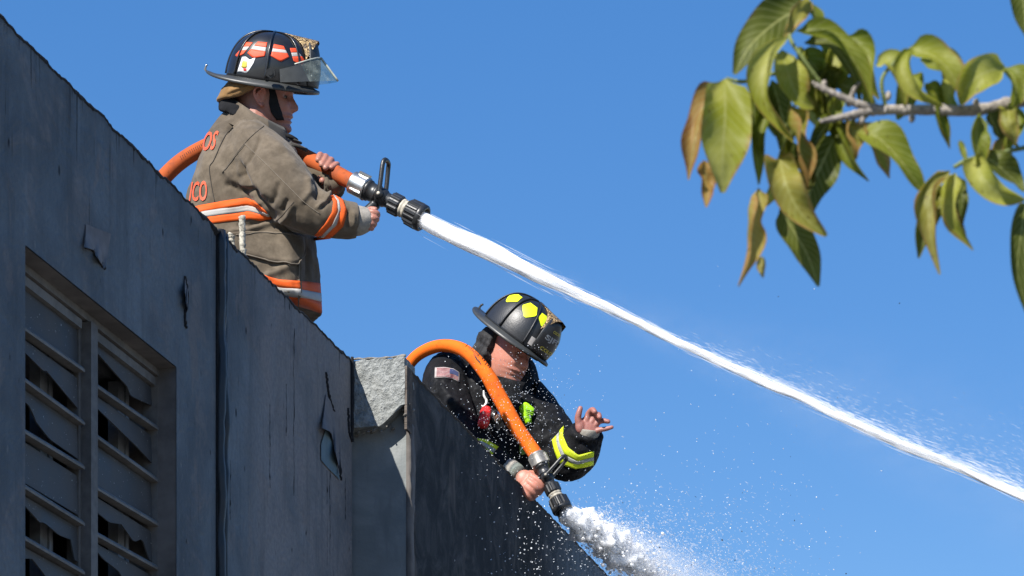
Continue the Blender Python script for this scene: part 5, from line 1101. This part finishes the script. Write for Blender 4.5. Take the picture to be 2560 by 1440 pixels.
def jet_density(b, c):
    x, y, z = b.sep(c); dy = b.math('SUBTRACT', y, poly(b, x, cy)); dz = b.math('SUBTRACT', z, poly(b, x, czf)); dz = b.math('MULTIPLY', dz, b.ramp(dz, -.001, .001, 1.35, .72))
    r = b.math('SQRT', b.math('ADD', b.math('MULTIPLY', dy, dy), b.math('MULTIPLY', dz, dz))); R_ = b.math('ADD', .050, b.math('MULTIPLY', b.ramp(x, .3, 2.4), .30))
    e = b.math('DIVIDE', r, R_); fall = b.math('POWER', b.ramp(e, 1.5, .0), 2.2); st = b.coord('Object', (1.1, 1, 2.6), (0, .43, 0)); n = b.ramp(b.noise(st, 5, 4, .6), .35, .65, .25, 1.)
    return b.math('MULTIPLY', b.math('MULTIPLY', fall, n), b.math('MULTIPLY', b.ramp(x, .08, .5), b.ramp(x, .3, 2.2, .9, .22)))
rings = []
for i in range(6, 420, 12):
    d0 = Vector(jd[i]); u = Vector((0, 0, 1)); u = (u-d0*u.dot(d0)).normalized(); v = d0.cross(u); k = min(1, max(0, (jc[i, 0]-jc[0, 0]-.3)/2.1)); rr = 1.5*(.05+.30*k*k*(3-2*k))
    rings.append([Vector(jc[i])+u*(rr*(1.35*math.cos(a) if math.cos(a) > 0 else .78*math.cos(a)))+v*(rr*math.sin(a)) for a in np.linspace(0, 6.283, 16, False)])
q = MB(); q.loft(rings); cloud('jet_haze', jet_density, q.V, q.F, jet)
# ------------------------------------------------------------------ wilting branch close to the camera
YB = 3.25
TX = Vector((2.3, 3.5, 0))
tree_ = thing('tree', 'tree reaching in from the right with a pale branch of drooping, curling green leaves', 'tree', TX)
M['bark'] = simple('pale_grey_bark', (.27, .24, .21, 1), .9, 0, 300, .55, .8, .003, big=60)
M['twig'] = simple('green_twig', (.12, .15, .045, 1), .7, 0, 200, .3)
def leafm(name, g1, g2, edge, e0, e1, tr=.58):
    b = NB(name); u = b.coord('UV'); x, y, _ = b.sep(u); c = b.coord('Object'); n = b.noise(c, 45, 4, .6); n2 = b.noise(c, 14, 3)
    col = b.mix(b.ramp(n2, .35, .65), g1, g2)
    ed = b.math('ADD', b.math('ABSOLUTE', x), b.math('MULTIPLY', b.math('SUBTRACT', n, .5), .9)); ed = b.math('ADD', ed, b.math('MULTIPLY', y, .45))
    col = b.mix(b.ramp(ed, e0, e1), col, edge)
    sp_ = b.voro(c, 130); col = b.mix(b.math('MULTIPLY', b.ramp(sp_, .22, .10), b.ramp(b.noise(c, 40, 2), .5, .62)), col, (.10, .06, .02, 1))
    rib = b.ramp(b.math('ABSOLUTE', x), .07, .02); col = b.mix(b.math('MULTIPLY', rib, .6), col, (.48, .48, .16, 1))
    vein = b.n('ShaderNodeTexWave'); vein.bands_direction = 'Y'; vein.inputs['Scale'].default_value = 3.2; b.link(b.coord('UV'), vein.inputs['Vector']); vein.inputs['Distortion'].default_value = 1.2
    fr_ = b.math('FRACT', b.math('SUBTRACT', b.math('MULTIPLY', y, 11.), b.math('MULTIPLY', b.math('ABSOLUTE', x), 2.6))); sv_ = b.math('MULTIPLY', b.ramp(b.math('ABSOLUTE', b.math('SUBTRACT', fr_, .5)), .10, .02), .35); col = b.mix(sv_, col, (.50, .52, .20, 1))
    nrm = b.bump(b.math('ADD', vein.outputs['Fac'], b.math('MULTIPLY', n, .8)), .10, .0010)
    p = b.bsdf(col, .5, 0, nrm, .3); t = b.n('ShaderNodeBsdfTranslucent'); b.link(col, t.inputs['Color']); m = b.n('ShaderNodeMixShader'); m.inputs[0].default_value = tr; b.link(p, m.inputs[1]); b.link(t.outputs[0], m.inputs[2])
    return b.done(m.outputs[0])
M['leaf_green'] = leafm('green_leaf', (.14, .175, .012, 1), (.25, .275, .03, 1), (.30, .20, .05, 1), 1.1, 1.5)
M['leaf_bright'] = leafm('yellow_green_leaf', (.30, .32, .03, 1), (.43, .43, .10, 1), (.34, .22, .07, 1), 1.0, 1.4)
M['leaf_dry'] = leafm('browning_leaf', (.26, .26, .035, 1), (.40, .34, .09, 1), (.42, .25, .085, 1), .75, 1.2)
M['leaf_dark'] = leafm('dark_leaf', (.075, .095, .010, 1), (.13, .15, .02, 1), (.11, .07, .03, 1), 1.15, 1.5)
M['leaf_brown'] = leafm('brown_leaf', (.36, .20, .045, 1), (.44, .27, .075, 1), (.26, .12, .04, 1), .6, 1.1)
def leaf(mid, wid, mat, roll=0., fold=.35, curl=0., seed=0, wave=.12, depth=None):
    """mid: midrib as (x, y[, dY]) ; wid half width in photo px; roll turns the blade about the midrib; fold closes it along the rib; curl bends the edges"""
    pts = [(m_[0], m_[1], YB+(m_[2] if len(m_) > 2 else 0)+(depth or 0)) for m_ in mid]; S = spline(pts, 18); C = [P(*a) for a in S]; rows = []; uv = []
    nrmv = Vector((math.sin(R(roll)), -math.cos(R(roll)), .0)); n = 10
    for i, c in enumerate(C):
        t = i/18; T = (C[min(i+1, 18)]-C[max(i-1, 0)]).normalized(); side = T.cross(Vector((0, -1, 0)))
        if side.length < .1: side = Vector((1, 0, 0))
        side.normalize(); nr = side.cross(T).normalized(); a0 = R(roll)
        sd = side*math.cos(a0)+nr*math.sin(a0); nn = nr*math.cos(a0)-side*math.sin(a0)
        w_ = wid*YB/F*(math.sin(math.pi*min(1, t*.94+.03)**.80)**.85)*(1-.25*t)*min(1, .12+t/.13); row = []
        for j in range(n+1):
            s = -1+2*j/n; ang = fold*abs(s)+curl*s*s
            wv = wave*w_*math.sin(t*11+seed+2*s)*abs(s)+.4*wave*w_*noise.noise(Vector((t*5, s*2, seed)))
            row.append(c+sd*(w_*s*math.cos(ang))+nn*(w_*abs(s)*math.sin(ang)+wv)); uv.append((s, t))
        rows.append(row)
    q = MB(); q.loft(rows, False, False); return obj('leaf', q.V, q.F, M[mat], tree_, True, uv=uv)
def stick_(pts, mat, nm, knots=0):
    S = spline([(a[0], a[1], YB+a[2], a[3]) for a in pts], 60+20*max(0, len(pts)-8)); q = MB(); C = [P(a[0], a[1], a[2]) for a in S]
    q.tube(C, [a[3]*YB/F*(1+.22*noise.noise(Vector((i*.45, 3, len(pts))))+(0.18 if knots and i % knots == 0 else 0)) for i, a in enumerate(S)], 12); q.build(nm, M[mat], tree_)
stick_([(6150, 520, .25, 60), (5000, 330, .2, 42), (4000, 190, .14, 32), (3300, 165, .09, 25), (2900, 200, .06, 20), (2700, 225, .05, 18), (2560, 250, .03, 16), (2440, 275, .02, 14), (2330, 275, .01, 13), (2200, 275, .0, 12), (2130, 288, -.005, 10), (2050, 304, -.01, 5)], 'bark', 'limb', 9)
stick_([(2215, 276, 0, 11), (2150, 262, -.005, 10), (2100, 240, -.01, 8), (2050, 218, -.01, 7), (2030, 205, -.01, 4)], 'bark', 'limb', 7)
stick_([(2120, 265, 0, 7), (2135, 225, -.01, 6), (2150, 205, -.015, 4)], 'bark', 'twig')
stick_([(2600, 362, .02, 7), (2480, 386, 0, 5), (2420, 400, -.01, 6), (2385, 418, -.01, 5)], 'twig', 'twig')
stick_([(1985, 60, 0, 4), (1975, 95, -.01, 5), (2010, 150, -.01, 5), (2060, 220, 0, 5)], 'twig', 'twig')
stick_([(1815, 196, -.01, 4), (1860, 204, -.01, 5), (1930, 185, -.01, 5), (2020, 190, 0, 5)], 'twig', 'twig')
stick_([(2215, 272, 0, 5), (2205, 200, -.01, 5), (2240, 150, -.01, 4)], 'twig', 'twig')
for kx, ky in ((2060, 212), (2220, 240), (2155, 300), (2280, 295), (2440, 258)):
    q = MB(); q.ball(P(kx, ky, YB-.003), .006, 9, 6, (Vector((.0035, 0, .002)), Vector((0, .004, 0)), Vector((-.001, 0, .005)))); q.build('bud_scar', M['bark'], tree_)
q = MB(); zz_ = np.linspace(0, 4.6, 30); q.tube([TX+Vector((.05*noise.noise(Vector((z, 1, 0))), .05*noise.noise(Vector((z, 5, 0))), z)) for z in zz_], [(.13-.018*z)*(1+.12*noise.noise(Vector((z*3, 2, 9))))+.05*math.exp(-z*5) for z in zz_], 16); q.build('trunk', M['bark'], tree_)
LV = [
 ([(2040, 60, .01), (2090, 120, .02), (2100, 190, .02), (2080, 230, .02)], 40, 'leaf_green', -20, .3, .2), ([(1990, 130, .02), (2040, 170, .02), (2060, 230, .02), (2040, 300, .02)], 42, 'leaf_green', 15, .35, .2),
 ([(2100, 240, .01), (2080, 280, .0), (2110, 330, 0)], 30, 'leaf_green', 30, .4, .3), ([(1930, 200, .03), (1950, 270, .03), (1965, 340, .03), (1960, 410, .03)], 40, 'leaf_dark', -15, .3, .2), ([(2040, 180, .02), (2100, 210, .02), (2170, 230, .02)], 34, 'leaf_dark', 10, .3, .2),
 # midrib, half width, material, roll, fold, curl
 ([(2028, 6), (1950, 50), (1880, 110, -.01), (1836, 186, -.02)], 62, 'leaf_dark', -12, .25, .1),
 ([(2030, 4, -.01), (1990, 40, -.02), (1960, 92, -.025)], 26, 'leaf_dry', 20, .3, .2), ([(2030, 8, .01), (2040, 50, .01), (2038, 100)], 22, 'leaf_green', 35, .3, .1),
 ([(1972, 92, -.02), (1918, 160, -.035), (1912, 250, -.035), (1985, 354, -.03)], 46, 'leaf_bright', -35, .55, .35), ([(1812, 197, -.01), (1812, 290, -.03), (1806, 390, -.03), (1806, 482, -.02)], 78, 'leaf_bright', 14, .30, .1),
 ([(1800, 205, .01), (1757, 270, .01), (1735, 360, .01), (1722, 450, .02)], 40, 'leaf_brown', -30, .4, .2), ([(1760, 400, .01), (1765, 450, .01), (1765, 518, .0)], 34, 'leaf_brown', 20, .4, .2),
 ([(1990, 78, -.015), (2070, 92, -.03), (2140, 160, -.03), (2180, 262, -.02)], 42, 'leaf_green', 35, .45, .3), ([(2010, 108, 0), (2080, 115, -.01), (2130, 180, -.01), (2150, 262, 0)], 34, 'leaf_dark', 25, .35, .2),
 ([(1955, 125, .0), (1972, 190, -.01), (2000, 250, -.01), (2035, 268, 0)], 46, 'leaf_bright', 8, .3, .2), ([(1890, 195, .02), (1885, 280, .02), (1890, 370, .015), (1896, 462, .02)], 34, 'leaf_green', 30, .35, .2),
 ([(1975, 262, .0), (1985, 330, -.01), (2005, 400, -.01), (2018, 468, 0)], 44, 'leaf_dry', 40, .55, .4), ([(1950, 396, .0), (1965, 460, -.02), (2000, 530, -.02), (2066, 590, -.01)], 70, 'leaf_dry', -10, .55, .35),
 ([(2092, 330, .02), (2050, 420, .02), (2025, 480, .02), (2010, 560, .03)], 54, 'leaf_dark', 10, .2, .1), ([(1950, 520, .03), (1985, 580, .03), (2020, 640, .03), (2046, 716, .03)], 46, 'leaf_dark', 5, .2, .1),
 ([(1896, 470, -.01), (1878, 550, -.02), (1880, 620, -.02), (1845, 716, -.01)], 46, 'leaf_dry', 25, .75, .4), ([(1905, 640, .0), (1902, 670, 0), (1908, 695, 0)], 14, 'leaf_dry', 0, .3, .2),
 ([(2142, 330, .0), (2205, 350, -.01), (2265, 420, -.01), (2312, 488, 0)], 52, 'leaf_green', 25, .3, .1), ([(2080, 300, .01), (2110, 340, .01), (2138, 394, .01)], 28, 'leaf_dark', -20, .4, .2), ([(2150, 210, 0), (2165, 260, 0), (2150, 310, 0)], 26, 'leaf_green', 30, .4, .2),
 ([(2190, 165, 0), (2225, 155, -.01), (2250, 205, -.01), (2262, 268, 0)], 36, 'leaf_bright', 20, .4, .25), ([(2285, 122, -.02), (2262, 165, -.03), (2285, 225, -.03), (2358, 266, -.02)], 34, 'leaf_bright', -30, .5, .35), ([(2270, 122, .0), (2335, 140, -.01), (2385, 195, -.01), (2412, 258, 0)], 48, 'leaf_bright', 20, .35, .2),
 ([(2300, 150, .02), (2370, 150, .02), (2420, 200, .02)], 36, 'leaf_green', -20, .3, .2), ([(2512, 166, -.01), (2455, 185, -.02), (2420, 215, -.02), (2402, 262, -.01)], 52, 'leaf_bright', 5, .3, .2), ([(2512, 168, 0), (2535, 195, -.01), (2540, 235, -.01), (2530, 268, 0)], 38, 'leaf_green', 25, .4, .2), ([(2545, 185, 0), (2565, 215, 0), (2580, 260, 0)], 30, 'leaf_dry', 10, .4, .2),
 ([(2452, 290, -.01), (2440, 330, -.02), (2445, 390, -.02), (2440, 440, -.01)], 36, 'leaf_green', 30, .4, .3), ([(2520, 275, -.01), (2525, 310, -.02), (2540, 360, -.01)], 34, 'leaf_dry', -20, .4, .3), ([(2470, 280, .01), (2490, 320, .01), (2500, 350, .01)], 36, 'leaf_dark', 20, .4, .3),
 ([(2438, 390, -.01), (2455, 440, -.03), (2500, 485, -.03), (2562, 500, -.02)], 50, 'leaf_bright', -25, .5, .35), ([(2445, 380, 0), (2490, 410, -.01), (2535, 450, 0), (2560, 480, 0)], 40, 'leaf_dark', 20, .35, .2),
 ([(2375, 428, 0), (2325, 490, -.01), (2325, 580, -.01), (2350, 686, 0)], 44, 'leaf_dry', -25, .6, .4), ([(2388, 432, -.01), (2362, 490, -.02), (2370, 560, -.02), (2432, 626, -.01)], 40, 'leaf_bright', 20, .6, .4), ([(2395, 440, .01), (2395, 500, .01), (2400, 590, .01)], 28, 'leaf_dark', 20, .4, .2),
 ([(2566, 505, 0), (2555, 570, -.01), (2545, 680, -.01), (2575, 805, 0)], 40, 'leaf_dark', 10, .35, .2), ([(2570, -80, 0), (2558, -20, 0), (2562, 40, 0), (2566, 92, 0)], 44, 'leaf_dark', 0, .25, .1), ([(2398, 350, 0), (2408, 380, 0), (2418, 412, 0)], 10, 'leaf_green', 0, .3, .1)]
rl_ = random.Random(11)
for cx_, cy_, nn_, sx_, sy_ in ((2050, 150, 7, 70, 60), (1960, 300, 5, 60, 80), (2120, 290, 4, 40, 20), (2320, 190, 3, 60, 30), (2490, 300, 3, 40, 40), (2350, 470, 2, 20, 20)):
    for _ in range(nn_):     # smaller curled leaves deeper in the cluster
        x = cx_+rl_.uniform(-1, 1)*sx_; y = cy_+rl_.uniform(-1, 1)*sy_; l_ = rl_.uniform(90, 170); dx = rl_.uniform(-.5, .6)*l_; b0_ = rl_.uniform(.015, .05)
        LV.append(([(x, y, b0_), (x+dx*.25+rl_.uniform(-12, 12), y+l_*.25, b0_-.01), (x+dx*.6+rl_.uniform(-18, 18), y+l_*.65, b0_-.01), (x+dx+rl_.uniform(-20, 20), y+l_, b0_)], rl_.uniform(26, 46), rl_.choice(('leaf_green', 'leaf_bright', 'leaf_dark', 'leaf_dry', 'leaf_green')), rl_.uniform(-50, 50), rl_.uniform(.4, .9), rl_.uniform(.2, .5)))
for i, (mid, wd, mt, rl, fo, cu) in enumerate(LV): leaf(mid, wd*1.04, mt, rl, fo, cu, i*1.7, .42 if mt in ('leaf_dry', 'leaf_brown') else .22)
